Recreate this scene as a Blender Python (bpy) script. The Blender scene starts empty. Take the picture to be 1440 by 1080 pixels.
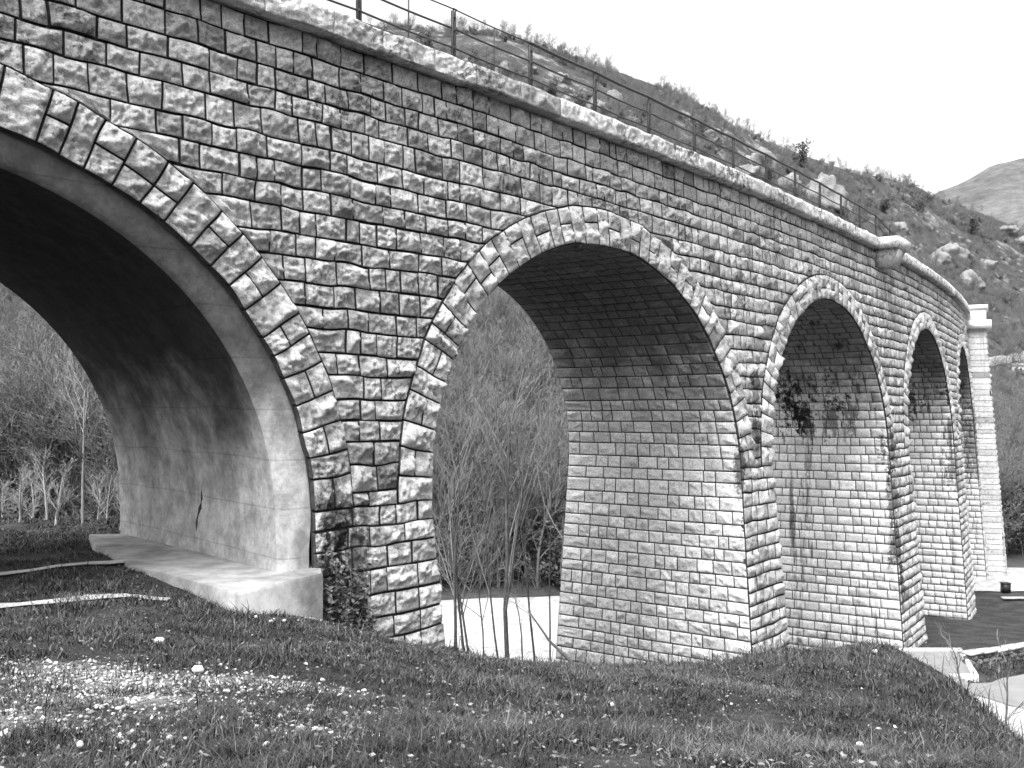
import bpy, math, random
import numpy as np
from mathutils import Vector

random.seed(7)
rng = np.random.default_rng(7)
SC = bpy.context.scene
COL = SC.collection

# ------------------------------------------------------------------ helpers
def link(o, parent=None):
    COL.objects.link(o)
    if parent is not None:
        o.parent = parent
    return o

def tag(o, label=None, cat=None, group=None, kind=None):
    if label: o['label'] = label
    if cat: o['category'] = cat
    if group: o['group'] = group
    if kind: o['kind'] = kind
    return o

def empty(name, loc=(0, 0, 0), parent=None):
    o = bpy.data.objects.new(name, None)
    o.location = loc
    o.empty_display_size = 0.2
    return link(o, parent)

def vnoise(p):
    """value noise in -1..1 on (N,3) points"""
    p = np.asarray(p, float)
    i = np.floor(p).astype(np.int64)
    f = p - i
    u = f * f * f * (f * (f * 6 - 15) + 10)
    def h(dx, dy, dz):
        n = (i[:, 0] + dx) * 374761393 + (i[:, 1] + dy) * 668265263 + (i[:, 2] + dz) * 2147483647 % 1013904223
        n = (n ^ (n >> 13)) * 1274126177
        n = n ^ (n >> 16)
        return (n & 0xffff) / 32767.5 - 1.0
    x0 = h(0, 0, 0) * (1 - u[:, 0]) + h(1, 0, 0) * u[:, 0]
    x1 = h(0, 1, 0) * (1 - u[:, 0]) + h(1, 1, 0) * u[:, 0]
    x2 = h(0, 0, 1) * (1 - u[:, 0]) + h(1, 0, 1) * u[:, 0]
    x3 = h(0, 1, 1) * (1 - u[:, 0]) + h(1, 1, 1) * u[:, 0]
    y0 = x0 * (1 - u[:, 1]) + x1 * u[:, 1]
    y1 = x2 * (1 - u[:, 1]) + x3 * u[:, 1]
    return y0 * (1 - u[:, 2]) + y1 * u[:, 2]

def fbm(p, octv=4, gain=0.5):
    a, s, t = 1.0, 0.0, 0.0
    p = np.array(p, float)
    for k in range(octv):
        s = s + a * vnoise(p + 17.3 * k)
        t += a
        a *= gain
        p = p * 2.03
    return s / t

class Acc:
    """collects grids / polygons into one mesh with a float 'tone' per vertex"""
    def __init__(self):
        self.v, self.q, self.t, self.tone, self.mi, self.ti = [], [], [], [], [], []
        self.n = 0
    def verts(self, P, tone):
        P = np.asarray(P, float).reshape(-1, 3)
        k = self.n
        self.v.append(P)
        tt = np.empty(len(P)); tt[:] = tone
        self.tone.append(tt)
        self.n += len(P)
        return k
    def grid(self, P, tone=1.0, mat=0, flip=False):
        ny, nx = P.shape[:2]
        k = self.verts(P.reshape(-1, 3), np.asarray(tone).reshape(-1) if np.ndim(tone) else tone)
        a = (np.arange(ny - 1)[:, None] * nx + np.arange(nx - 1)[None, :]).ravel() + k
        q = np.stack([a, a + 1, a + nx + 1, a + nx], 1)
        if flip: q = q[:, ::-1]
        self.q.append(q); self.mi.append(np.full(len(q), mat))
    def quads(self, P, Q, tone=1.0, mat=0):
        k = self.verts(P, tone)
        Q = np.asarray(Q) + k
        self.q.append(Q); self.mi.append(np.full(len(Q), mat))
    def tris(self, P, T, tone=1.0, mat=0):
        k = self.verts(P, tone)
        T = np.asarray(T) + k
        self.t.append(T); self.ti.append(np.full(len(T), mat))
    def box(self, c, sx, sy, sz, rz=0., tone=1., mat=0):
        p = np.array([[x, y, z] for z in (-.5, .5) for y in (-.5, .5) for x in (-.5, .5)]) * (sx, sy, sz)
        cr, sr = math.cos(rz), math.sin(rz)
        P = np.stack([p[:, 0] * cr - p[:, 1] * sr, p[:, 0] * sr + p[:, 1] * cr, p[:, 2]], 1) + np.array(c)
        self.quads(P, [[0, 2, 3, 1], [4, 5, 7, 6], [0, 1, 5, 4], [2, 6, 7, 3], [0, 4, 6, 2], [1, 3, 7, 5]], tone, mat)
    def tube(self, pts, rad, n=5, tone=1., mat=0, cap=True):
        pts = np.asarray(pts, float)
        m = len(pts)
        rad = np.broadcast_to(np.asarray(rad, float), (m,))
        d = np.gradient(pts, axis=0)
        d /= np.linalg.norm(d, axis=1)[:, None] + 1e-9
        ref = np.where(np.abs(d[:, 2:3]) > .9, np.array([[1., 0, 0]]), np.array([[0, 0, 1.]]))
        a = np.cross(d, ref); a /= np.linalg.norm(a, axis=1)[:, None] + 1e-9
        b = np.cross(d, a)
        ang = np.linspace(0, 2 * np.pi, n, endpoint=False)
        P = pts[:, None] + rad[:, None, None] * (np.cos(ang)[None, :, None] * a[:, None] + np.sin(ang)[None, :, None] * b[:, None])
        k = self.verts(P.reshape(-1, 3), tone)
        i, j = np.meshgrid(np.arange(m - 1), np.arange(n), indexing='ij')
        i, j = i.ravel(), j.ravel()
        q = np.stack([i * n + j, i * n + (j + 1) % n, (i + 1) * n + (j + 1) % n, (i + 1) * n + j], 1) + k
        self.q.append(q); self.mi.append(np.full(len(q), mat))
        if cap and n >= 3:
            T = []
            for e, base in ((0, 0), (1, (m - 1) * n)):
                for jj in range(1, n - 1):
                    T.append([base, base + jj + 1, base + jj] if e == 0 else [base, base + jj, base + jj + 1])
            self.t.append(np.array(T) + k); self.ti.append(np.full(len(T), mat))
    def build(self, name, mats, parent=None, smooth=False, origin=None):
        V = np.concatenate(self.v) if self.v else np.zeros((0, 3))
        if origin is not None:
            V = V - np.asarray(origin, float)
        Q = np.concatenate(self.q) if self.q else np.zeros((0, 4), int)
        T = np.concatenate(self.t) if self.t else np.zeros((0, 3), int)
        me = bpy.data.meshes.new(name)
        me.vertices.add(len(V)); me.vertices.foreach_set('co', V.astype(np.float32).ravel())
        nl = Q.size + T.size
        me.loops.add(nl)
        me.loops.foreach_set('vertex_index', np.concatenate([Q.ravel(), T.ravel()]).astype(np.int32))
        me.polygons.add(len(Q) + len(T))
        st = np.concatenate([np.arange(len(Q)) * 4, Q.size + np.arange(len(T)) * 3]).astype(np.int32)
        me.polygons.foreach_set('loop_start', st)
        if not isinstance(mats, (list, tuple)): mats = [mats]
        for m in mats: me.materials.append(m)
        mi = np.concatenate((self.mi or [np.zeros(0, int)]) + (self.ti or [np.zeros(0, int)])).astype(np.int32)
        me.polygons.foreach_set('material_index', mi)
        at = me.attributes.new('tone', 'FLOAT', 'POINT')
        at.data.foreach_set('value', np.concatenate(self.tone).astype(np.float32))
        me.update(calc_edges=True)
        me.validate()
        if smooth:
            me.polygons.foreach_set('use_smooth', np.ones(len(me.polygons), bool))
        o = bpy.data.objects.new(name, me)
        if origin is not None: o.location = origin
        return link(o, parent)

# ------------------------------------------------------------------ materials (the place is seen in greys)
class N:
    def __init__(self, name):
        self.m = bpy.data.materials.new(name); self.m.use_nodes = True
        self.t = self.m.node_tree; self.b = self.t.nodes['Principled BSDF']
        self.b.inputs['Roughness'].default_value = 0.9
        self.b.inputs['Specular IOR Level'].default_value = 0.25
        self.tc = self.t.nodes.new('ShaderNodeNewGeometry').outputs['Position']
    def new(self, k, **kw):
        n = self.t.nodes.new(k)
        for a, b in kw.items(): setattr(n, a, b)
        return n
    def scaled(self, sc):
        n = self.new('ShaderNodeVectorMath', operation='MULTIPLY'); self.t.links.new(self.tc, n.inputs[0]); n.inputs[1].default_value = sc
        return n.outputs[0]
    def noise(self, scale, detail=5, rough=.55, vec=None, dist=0.):
        n = self.new('ShaderNodeTexNoise'); n.inputs['Scale'].default_value = scale
        n.inputs['Detail'].default_value = detail; n.inputs['Roughness'].default_value = rough
        n.inputs['Distortion'].default_value = dist
        self.t.links.new(vec or self.tc, n.inputs['Vector'])
        return n.outputs['Fac']
    def ramp(self, src, a, b, lo=0., hi=1.):
        n = self.new('ShaderNodeMapRange', interpolation_type='SMOOTHSTEP')
        n.inputs['From Min'].default_value = a; n.inputs['From Max'].default_value = b
        n.inputs['To Min'].default_value = lo; n.inputs['To Max'].default_value = hi
        self.t.links.new(src, n.inputs['Value'])
        return n.outputs['Result']
    def math(self, op, a, b):
        n = self.new('ShaderNodeMath', operation=op)
        for i, x in enumerate((a, b)):
            if isinstance(x, (int, float)): n.inputs[i].default_value = x
            else: self.t.links.new(x, n.inputs[i])
        return n.outputs[0]
    def mix(self, fac, a, b):
        n = self.new('ShaderNodeMix', data_type='FLOAT')
        for i, x in enumerate((fac, a, b)):
            s = n.inputs[i if i == 0 else i + 1]
            if isinstance(x, (int, float)): s.default_value = x
            else: self.t.links.new(x, s)
        return n.outputs[0]
    def tone(self):
        n = self.new('ShaderNodeAttribute', attribute_name='tone'); return n.outputs['Fac']
    def sep(self):
        n = self.new('ShaderNodeSeparateXYZ'); self.t.links.new(self.tc, n.inputs[0]); return n.outputs
    def color(self, val):
        self.t.links.new(val, self.b.inputs['Base Color']); return self
    def bump(self, h, dist=.02, strength=1.):
        n = self.new('ShaderNodeBump'); n.inputs['Distance'].default_value = dist; n.inputs['Strength'].default_value = strength
        self.t.links.new(h, n.inputs['Height']); self.t.links.new(n.outputs['Normal'], self.b.inputs['Normal']); return self

CRUST = []
def stone_mat(name, base, dark=.35, amount=(.5, .66), bump=.02, streak=0., crown_shade=False):
    k = N(name)
    n1 = k.noise(6.5, 9, .75)
    n2 = k.noise(22., 8, .75)
    n3 = k.noise(.55, 3, .5)
    patch = k.ramp(k.math('ADD', k.math('MULTIPLY', n1, .68), k.math('MULTIPLY', n2, .32)), amount[0], amount[1])
    patch = k.math('MULTIPLY', patch, k.ramp(n3, .38, .62, .2, 1.))
    v = k.mix(patch, base, base * dark)
    v = k.math('MULTIPLY', v, k.ramp(n2, .3, .7, .62, 1.25))
    v = k.math('MULTIPLY', v, k.ramp(k.noise(34., 4, .7), .56, .66, 1.05, .5))   # pits
    v = k.math('MULTIPLY', v, k.tone())
    if streak:
        s = k.noise(1., 5, .6, vec=k.scaled((2.2, 2.2, .16)))
        v = k.math('MULTIPLY', v, k.ramp(s, .56, .68, 1., 1. - streak))
    if crown_shade:                                # shade under the vault crowns painted into the stone colour, ragged-edged
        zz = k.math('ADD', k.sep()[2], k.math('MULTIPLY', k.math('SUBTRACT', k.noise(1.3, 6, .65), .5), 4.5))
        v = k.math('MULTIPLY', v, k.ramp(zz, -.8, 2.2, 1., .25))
    if CRUST:                               # black crusts where water has run for years
        wob = k.math('ADD', k.math('MULTIPLY', k.math('SUBTRACT', k.noise(1., 6, .7, vec=k.scaled((3.2, 3.2, .7))), .5), 2.6), k.math('MULTIPLY', k.math('SUBTRACT', k.noise(7., 5, .75), .5), 2.4))
        for (p, rad, lo) in CRUST:
            sc = k.new('ShaderNodeVectorMath', operation='SUBTRACT'); k.t.links.new(k.tc, sc.inputs[0]); sc.inputs[1].default_value = p
            s2 = k.new('ShaderNodeVectorMath', operation='MULTIPLY'); k.t.links.new(sc.outputs[0], s2.inputs[0]); s2.inputs[1].default_value = (1 / rad, 1 / rad, .4 / rad)
            ln = k.new('ShaderNodeVectorMath', operation='LENGTH'); k.t.links.new(s2.outputs[0], ln.inputs[0])
            v = k.math('MULTIPLY', v, k.ramp(k.math('ADD', ln.outputs['Value'], wob), .55, 1.0, lo, 1.))
    k.color(v)
    f = k.noise(55., 5, .75)
    h = k.math('ADD', k.math('MULTIPLY', f, .6), k.math('MULTIPLY', n2, 1.2))
    k.bump(h, bump)
    return k.m

def plain(name, val, lo=.8, hi=1.2, scale=8., bump=.0, rough=.9, tone=False):
    k = N(name)
    v = k.math('MULTIPLY', k.ramp(k.noise(scale, 6, .65), .25, .75, lo, hi), val)
    if tone: v = k.math('MULTIPLY', v, k.tone())
    k.color(v); k.b.inputs['Roughness'].default_value = rough
    if bump: k.bump(k.noise(scale * 4, 5, .7), bump)
    return k.m

M_MORTAR = plain('weathered_mortar', .03, .6, 1.6, 5.)
M_FILL = plain('rubble_backing', .22, .6, 1.3, 1.5)
M_METAL = plain('weathered_iron', .035, .7, 1.4, 20., 0, .6)
M_WIRE = plain('railing_wire', .04, .8, 1.2, 20., 0, .5)

# ------------------------------------------------------------------ viaduct geometry
CX, CY, R = -175.6858, 165.1949, 227.7774
B, H = .0672, 6.0
TH0 = math.atan2(-CY + 15, -CX - 1.5)
AA, BB, ZC, RING = 5.95, 5.186, -1.572, .80
CEN = [-6.36, 8.11, 22.09, 37.27, 52.24]
BOT = [-4.6, -5.6, -8.8, -11.6, -13.2, -14.0]
S_LEFT, S_RIGHT = -19., 68.
WTOP = 4.5
BSL, BSR = .02, .06           # batter of a pier's left / right side

def wall(s, z, d=0.):
    s, z, d = np.broadcast_arrays(np.asarray(s, float), np.asarray(z, float), np.asarray(d, float))
    r = R + B * np.maximum(H - z, 0) + d
    th = TH0 + s / R
    return np.stack([CX + r * np.cos(th), CY + r * np.sin(th), z], -1)

def wallback(s, z, d=0.):
    s, z, d = np.broadcast_arrays(np.asarray(s, float), np.asarray(z, float), np.asarray(d, float))
    r = R - WTOP - B * np.maximum(H - z, 0) - d
    th = TH0 + s / R
    return np.stack([CX + r * np.cos(th), CY + r * np.sin(th), z], -1)

def wdist(s):
    p = wall(s, 0.); return math.hypot(p[0], p[1])

def ext_half(z):
    q = (z - ZC) / (BB + RING)
    return (AA + RING) * np.sqrt(np.maximum(0, 1 - q * q))

def ext_z(s):
    """top of the ring (extrados) over s"""
    out = np.full(np.shape(s), -99.)
    for c in CEN:
        q = (s - c) / (AA + RING)
        out = np.maximum(out, np.where(np.abs(q) < 1, ZC + (BB + RING) * np.sqrt(np.maximum(0, 1 - q * q)), -99))
    return out

def pier_edge(i, side, z):
    """side 'L': left edge of pier i (right jamb of arch i-1); 'R': right edge (left jamb of arch i)"""
    dz = np.maximum(0, ZC - z)
    if side == 'L':
        return (CEN[i - 1] + AA - BSL * dz) if i > 0 else np.full(np.shape(z), S_LEFT)
    return (CEN[i] - AA + BSR * dz) if i < len(CEN) else np.full(np.shape(z), S_RIGHT)

_sid = [0]
def stone(acc, S, Z, mapf, nu, nv, bulge, rough, tone, back=-.10, base=0.0, size=(.5, .35), wob=(1., 1.), joint=1):
    """S,Z: functions of unit grids -> surface coordinates; a rock-faced block with its sides running back into the joint"""
    _sid[0] += 1
    u = np.concatenate([[0], np.linspace(0, 1, nu + 1), [1]])
    v = np.concatenate([[0], np.linspace(0, 1, nv + 1), [1]])
    U, V = np.meshgrid(u, v)
    s, z = S(U, V), Z(U, V)
    pw = np.stack([s.ravel() * 2.2, z.ravel() * 2.2, np.full(s.size, 3.7)], 1)
    s = s + wob[0] * .03 * vnoise(pw).reshape(s.shape); z = z + wob[1] * (.026 * vnoise(pw + 51.) + .016 * vnoise(pw * .35 + 87.)).reshape(s.shape)
    sx, sy = size
    off = rng.random(3) * 300
    p = np.stack([U.ravel() * sx, V.ravel() * sy, np.zeros(U.size)], 1)
    n1 = fbm(p * 3.2 + off, 2).reshape(U.shape)
    n2 = vnoise(p * 8.5 + off + 9).reshape(U.shape)
    n3 = fbm(p * 17 + off + 5, 2).reshape(U.shape)
    eu = np.minimum(U, 1 - U) * sx; ev = np.minimum(V, 1 - V) * sy
    edge = np.clip(np.minimum(eu, ev) / .07, 0, 1); edge = edge * (2 - edge)
    X_, Y_ = (U - .5) * sx, (V - .5) * sy
    fac = np.full(U.shape, 9.)
    for k in range(6):                      # a few chisel-struck planes meeting in ridges
        ph = rng.uniform(0, 6.283); m_ = rng.uniform(.15, .85) * min(1, bulge / .06)
        x0, y0 = rng.uniform(-.22, .22) * sx, rng.uniform(-.18, .3) * sy
        fac = np.minimum(fac, bulge * rng.uniform(1.0, 1.75) - m_ * ((X_ - x0) * math.cos(ph) + (Y_ - y0) * math.sin(ph)))
    fac = np.minimum(fac, bulge * rng.uniform(.9, 1.4) + rng.uniform(.35, 1.25) * min(1, bulge / .06) * (Y_ + rng.uniform(-.02, .22) * sy))
    fac = np.maximum(fac, bulge * .1)
    ramp = .006 + np.minimum(eu, ev) * rng.uniform(.9, 1.8)
    d = base + np.minimum(fac, ramp) + edge * rough * (.7 * n1 + .75 * (.5 - np.abs(n2)) + 1.0 * n3)
    d[0, :] = back; d[-1, :] = back; d[:, 0] = back; d[:, -1] = back
    mm = np.zeros((len(v) - 1, len(u) - 1), int); mm[0] = mm[-1] = joint; mm[:, 0] = mm[:, -1] = joint   # mortared sides
    acc.grid(mapf(s, z, d), tone, mm.ravel())

def rtone(lo=.72, hi=1.12, darkp=.1):
    t = random.uniform(lo, hi)
    if random.random() < darkp: t *= random.uniform(.5, .75)
    return t

G = .016
def res_for(dist, w, h, k=1.):
    c = (.030 if dist < 19 else .045 if dist < 26 else .075 if dist < 36 else .12) / k
    return max(3, min(28, int(round(w / c)))), max(3, min(16, int(round(h / c))))

def course(acc, z0, z1, fL, fR, relief, crown=False, lens=(.28, .70), tones=(.70, 1.13, .11)):
    zm = (z0 + z1) / 2
    a, b = float(fL(zm)), float(fR(zm))
    cuts, x = [], a
    while True:
        L = random.uniform(*lens)
        if x + L > b - .28: break
        x += L; cuts.append(x)
    if cuts and b - cuts[-1] > lens[1] * 1.25: cuts.append((cuts[-1] + b) / 2)
    ed = [None] + cuts + [None]
    for i in range(len(ed) - 1):
        l, r = ed[i], ed[i + 1]
        tl, tr = random.uniform(-.02, .02), 0.
        lf = (lambda z, l=l: fL(z)) if l is None else (lambda z, l=l: l + 0 * z)
        rf = (lambda z, r=r: fR(z)) if r is None else (lambda z, r=r: r + 0 * z)
        dist = wdist((float(lf(zm)) + float(rf(zm))) / 2)
        w = float(rf(zm) - lf(zm))
        if w < .12: continue
        nu, nv = res_for(dist, w, z1 - z0)
        g4 = [random.uniform(.009, .027) for _ in range(4)]
        def S(U, V, lf=lf, rf=rf, g4=g4):
            z = z0 + g4[2] + (z1 - z0 - g4[2] - g4[3]) * V
            A, Bq = lf(z) + g4[0], rf(z) - g4[1]
            return A + (Bq - A) * U
        def Z(U, V, S=S, g4=g4):
            z = z0 + g4[2] + (z1 - z0 - g4[2] - g4[3]) * V
            if crown:
                zb = np.maximum(z0, ext_z(S(U, V))) + G
                z = zb + (z1 - G - zb) * V
            return z
        stone(acc, S, Z, wall, nu, nv, relief * random.uniform(.6, 1.25), relief * .75, rtone(*tones), size=(w, z1 - z0))

CRUST = [(tuple(wall(s_, z_, .05)), r_, lo_) for s_, z_, r_, lo_ in (
    (-.15, -2.9, .55, .12), (.35, -2.5, .4, .25), (.0, -1.9, .35, .3), (14.0, -1.5, .35, .2), (13.8, -.9, .3, .3), (15.2, .6, .3, .25), (15.1, -.6, .28, .3),
    (28.3, -1.6, .5, .2), (28.2, -3.2, .45, .25), (28.2, -5.2, .5, .2), (28.3, -6.6, .4, .2), (43.3, -3.0, .6, .3), (58.2, -2.0, 1.2, .3))]
M_ROCK = stone_mat('rock_faced_limestone', .545, .25, (.49, .58), .045, .35)
M_RING = stone_mat('voussoir_limestone', .55, .22, (.50, .585), .045)
M_PIER = stone_mat('pier_limestone', .57, .25, (.50, .60), .04, .45)
M_VAULT = stone_mat('dressed_limestone', .54, .35, (.53, .65), .02, .2, crown_shade=True)
CRUST += [(tuple(wallback(s_, z_, -d_)), r_, lo_) for s_, z_, d_, r_, lo_ in (
    (27.8, 2.0, 1.5, .9, .12), (27.95, 1.2, 1.7, .8, .12), (28.0, .4, 2.2, .6, .14), (28.0, -.5, 2.4, .42, .14), (28.0, -.2, 3.3, .45, .3), (28.0, .2, 4.0, .5, .35), (27.6, 2.4, 3.2, .8, .15), (27.9, 1.2, 3.6, .5, .15), (43.0, .6, 2.0, .9, .12), (43.1, 1.6, 3.2, .9, .14))]
M_VAULT_ST = stone_mat('streaked_limestone', .54, .3, (.52, .65), .02, .8, crown_shade=True)
CRUST = []
M_COPE = stone_mat('coping_limestone', .70, .16, (.475, .55), .045)
# course levels: common to the whole wall
LV = [6.06, 5.68, 5.31, 4.97, 4.62, 4.20, 3.84]
while LV[-1] > ZC + .55: LV.append(LV[-1] - random.uniform(.34, .43))
LV.append(ZC)
while LV[-1] > -14.2: LV.append(LV[-1] - random.uniform(.31, .41))

viaduct = empty('stone_viaduct', tuple(wall(8., -5.)))
tag(viaduct, 'long curved viaduct of rough-faced stone blocks with a row of round arches', 'viaduct')
V0 = np.array(viaduct.location)
def vpart(acc, name, mats, smooth=False, parent=None):
    o = acc.build(name, mats, None, smooth)
    o.parent = parent or viaduct
    o.matrix_parent_inverse.identity()
    if parent is None: o.location = -V0
    return o

# --- spandrel wall
acc = Acc()
for z1, z0 in zip(LV[:-1], LV[1:]):
    if z0 < ZC - .01: break
    top = ZC + BB + RING
    if z0 >= top - .001:
        course(acc, z0, z1, lambda z: S_LEFT + 0 * z, lambda z: S_RIGHT + 0 * z, .075)
    elif z1 > top:
        course(acc, z0, z1, lambda z: S_LEFT + 0 * z, lambda z: S_RIGHT + 0 * z, .07, crown=True)
    else:
        for i in range(len(CEN) + 1):
            fL = (lambda z, i=i: CEN[i - 1] + ext_half(z)) if i > 0 else (lambda z: S_LEFT + 0 * z)
            fR = (lambda z, i=i: CEN[i] - ext_half(z)) if i < len(CEN) else (lambda z: S_RIGHT + 0 * z)
            course(acc, z0, z1, fL, fR, .08)
# backing behind the joints, and the plain far side
tt = np.linspace(0, np.pi, 41)
for c in CEN:
    for f, d in ((wall, -.07), (wallback, 0.)):
        sh = .8 if (c == CEN[0] and f is wallback) else 0.      # the lined passage runs slightly askew
        lo = f(c + sh - AA * np.cos(tt), ZC + BB * np.sin(tt), d)
        hi = f(c + sh - AA * np.cos(tt), np.full(41, 6.1), d)
        acc.grid(np.stack([lo, hi]), 1., 1 if f is wall else 2)
for i in range(len(CEN) + 1):
    a = float(pier_edge(i, 'L', ZC)); b_ = float(pier_edge(i, 'R', ZC))
    s = np.linspace(a, b_, 12)
    for f, d in ((wall, -.07), (wallback, 0.)):
        if f is wallback and i == 1: s = np.linspace(a + .75, b_, 12)
        acc.grid(np.stack([f(s, np.full(12, ZC), d), f(s, np.full(12, 6.1), d)]), 1., 1 if f is wall else 2)
vpart(acc, 'spandrel_wall', [M_ROCK, M_MORTAR, M_FILL])

# --- arch rings of voussoirs
def eq_t(n, a, b):
    t = np.linspace(0, np.pi, 2001)
    x, z = -a * np.cos(t), b * np.sin(t)
    L = np.concatenate([[0], np.cumsum(np.hypot(np.diff(x), np.diff(z)))])
    return np.interp(np.linspace(0, L[-1], n + 1), L, t), L[-1]
for ci, c in enumerate(CEN):
    acc = Acc()
    te, L = eq_t(42, AA + .3, BB + .3)
    te = te + np.concatenate([[0], rng.normal(0, .007, 41), [0]])
    for k in range(42):
        sp = [(0, RING)] if k % 2 == 0 else [(0, random.uniform(.34, .48)), (None, RING)]
        if k % 2 == 0 and random.random() < .12: sp = [(0, random.uniform(.3, .5)), (None, RING)]
        prev = 0
        for (r0, r1) in sp:
            r0 = prev if r0 is None else r0
            prev = r1
            t0, t1 = te[k], te[k + 1]
            gt = G / 5.8
            def S(U, V, r0=r0, r1=r1, t0=t0, t1=t1):
                t = t0 + gt + (t1 - t0 - 2 * gt) * V; rho = r0 + G + (r1 - r0 - 2 * G) * U
                return c - (AA + rho) * np.cos(t)
            def Z(U, V, r0=r0, r1=r1, t0=t0, t1=t1):
                t = t0 + gt + (t1 - t0 - 2 * gt) * V; rho = r0 + G + (r1 - r0 - 2 * G) * U
                return ZC + (BB + rho) * np.sin(t)
            dist = wdist(c - AA * math.cos((t0 + t1) / 2))
            nu, nv = res_for(dist, r1 - r0, .38)
            stone(acc, S, Z, wall, nu, nv, .10 * random.uniform(.6, 1.2), .07, rtone(.8, 1.18, .06), back=-.11, base=.02, size=(r1 - r0, .38))
    vpart(acc, 'arch_ring', [M_RING, M_MORTAR])

# --- piers: front faces below the springing
for i in range(len(CEN) + 1):
    acc = Acc()
    for z1, z0 in zip(LV[:-1], LV[1:]):
        if z1 > ZC + .01 or z1 < BOT[i]: continue
        course(acc, z0, z1, lambda z: pier_edge(i, 'L', z), lambda z: pier_edge(i, 'R', z), .075, lens=(.34, .8), tones=(.78, 1.12, .08))
    zz = np.linspace(BOT[i] - .5, ZC, 10)[:, None]; uu = np.linspace(0, 1, 8)[None]
    s = pier_edge(i, 'L', zz) + (pier_edge(i, 'R', zz) - pier_edge(i, 'L', zz)) * uu
    acc.grid(wall(s, zz + 0 * s, -.07), 1., 1)
    if i == 1: s = s + .75 * (1 - uu)
    acc.grid(wallback(s, zz + 0 * s, 0.), 1., 2)
    vpart(acc, 'pier', [M_PIER, M_MORTAR, M_FILL])

# --- vaults: the soffit and the jambs of each opening
def profile(ci, zr, zl):
    """points along the opening from the foot of the right jamb over the crown to the foot of the left jamb"""
    c = CEN[ci]
    z = np.arange(zr, ZC, .1)
    right = np.stack([c + AA - BSL * (ZC - z), z], 1)
    t = np.linspace(0, np.pi, 181)
    arch = np.stack([c + AA * np.cos(t), ZC + BB * np.sin(t)], 1)
    z = np.arange(ZC - .1, zl, -.1)
    left = np.stack([c - AA + BSR * (ZC - z), z], 1)
    P = np.concatenate([right, arch, left])
    L = np.concatenate([[0], np.cumsum(np.hypot(*np.diff(P, axis=0).T))])
    T = np.gradient(P, axis=0); T /= np.linalg.norm(T, axis=1)[:, None]
    return P, L, np.stack([-T[:, 1], T[:, 0]], 1)       # inward normal (towards the opening)
def vault_map(pr):
    P, L, Nn = pr
    def f(q, w, d):
        s = np.interp(q, L, P[:, 0]) + d * np.interp(q, L, Nn[:, 0])
        z = np.interp(q, L, P[:, 1]) + d * np.interp(q, L, Nn[:, 1])
        dz = B * np.maximum(H - z, 0)
        rf, rb = R + dz - .02, R - WTOP - dz
        r = rf + (rb - rf) * w
        th = TH0 + s / R
        return np.stack([CX + r * np.cos(th), CY + r * np.sin(th), z], -1)
    return f
for ci in range(1, 5):
    acc = Acc()
    pr = profile(ci, BOT[ci + 1], BOT[ci]); P, L, Nn = pr
    f = vault_map(pr)
    qL = np.interp(0, [0, 1], [0, 1])
    q = 0.
    crown_q = L[np.argmax(P[:, 1])]
    while q < L[-1] - .2:
        h = random.uniform(.29, .39)
        q1 = min(q + h, L[-1])
        zq = np.interp((q + q1) / 2, L, P[:, 1])
        width = WTOP + 2 * B * (H - zq)
        far = q > crown_q + 1.5
        w = 0.; first = True
        while w < width - .1:
            ln = random.uniform(.28, .66)
            if first and random.random() < .5: ln = random.uniform(.45, .8)
            first = False
            w1 = w + ln
            if w1 > width - .35: w1 = width
            nu, nv = (3, 3) if far else ((11, 8) if ci == 1 else (6, 4) if ci == 2 else (4, 3))
            S = lambda U, V, a=q, b_=q1: a + .013 + (b_ - a - .026) * V
            Z = lambda U, V, a=w / width, b_=w1 / width, g=.013 / width: a + g + (b_ - a - 2 * g) * U
            rl = .05 if q < 6.2 else .042
            t = random.uniform(.80, 1.14)
            def mp(s_, z_, d_): return f(s_, z_, d_)
            # keep the wobble small across the (unit) width coordinate
            stone(acc, S, Z, lambda s_, z_, d_: f(s_, np.clip(z_, 0, 1), d_), nu, nv, rl, rl * .7, t, back=-.06, size=(ln, h), wob=(.5, .02))
            w = w1
        q = q1
    qs = L[::4]; ws = np.linspace(0, 1, 6)
    acc.grid(f(qs[:, None] + 0 * ws[None], ws[None] + 0 * qs[:, None], np.full((len(qs), 6), -.035)), 1., 1)
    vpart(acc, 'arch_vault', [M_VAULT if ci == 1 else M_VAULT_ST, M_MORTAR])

# --- concrete lining inside the first arch
def conc_mat(nm='board_marked_concrete', top=.03):
    k = N(nm)
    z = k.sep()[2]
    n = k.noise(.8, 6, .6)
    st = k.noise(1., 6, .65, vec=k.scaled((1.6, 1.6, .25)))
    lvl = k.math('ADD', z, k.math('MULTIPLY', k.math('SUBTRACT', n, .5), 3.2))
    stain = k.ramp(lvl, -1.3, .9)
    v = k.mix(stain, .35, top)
    v = k.math('MULTIPLY', v, k.ramp(k.noise(2.6, 8, .7), .3, .7, .6, 1.25))
    v = k.math('MULTIPLY', v, k.ramp(st, .35, .7, 1.1, .8))
    w = k.new('ShaderNodeTexWave', bands_direction='Z', wave_profile='SAW')
    w.inputs['Scale'].default_value = .42; w.inputs['Distortion'].default_value = 1.2; w.inputs['Detail Scale'].default_value = .6
    k.t.links.new(k.tc, w.inputs['Vector'])
    v = k.math('MULTIPLY', v, k.ramp(w.outputs['Fac'], .0, .05, .72, 1.))
    v = k.math('MULTIPLY', v, k.ramp(k.noise(11., 6, .7), .2, .8, .82, 1.15))
    k.color(v); k.bump(k.noise(14., 7, .7), .012)
    return k.m
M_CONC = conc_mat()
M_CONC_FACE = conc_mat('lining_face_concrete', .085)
acc = Acc()
c = CEN[0]
CA, CB, ZB = 5.36, 4.77, -2.6
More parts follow.
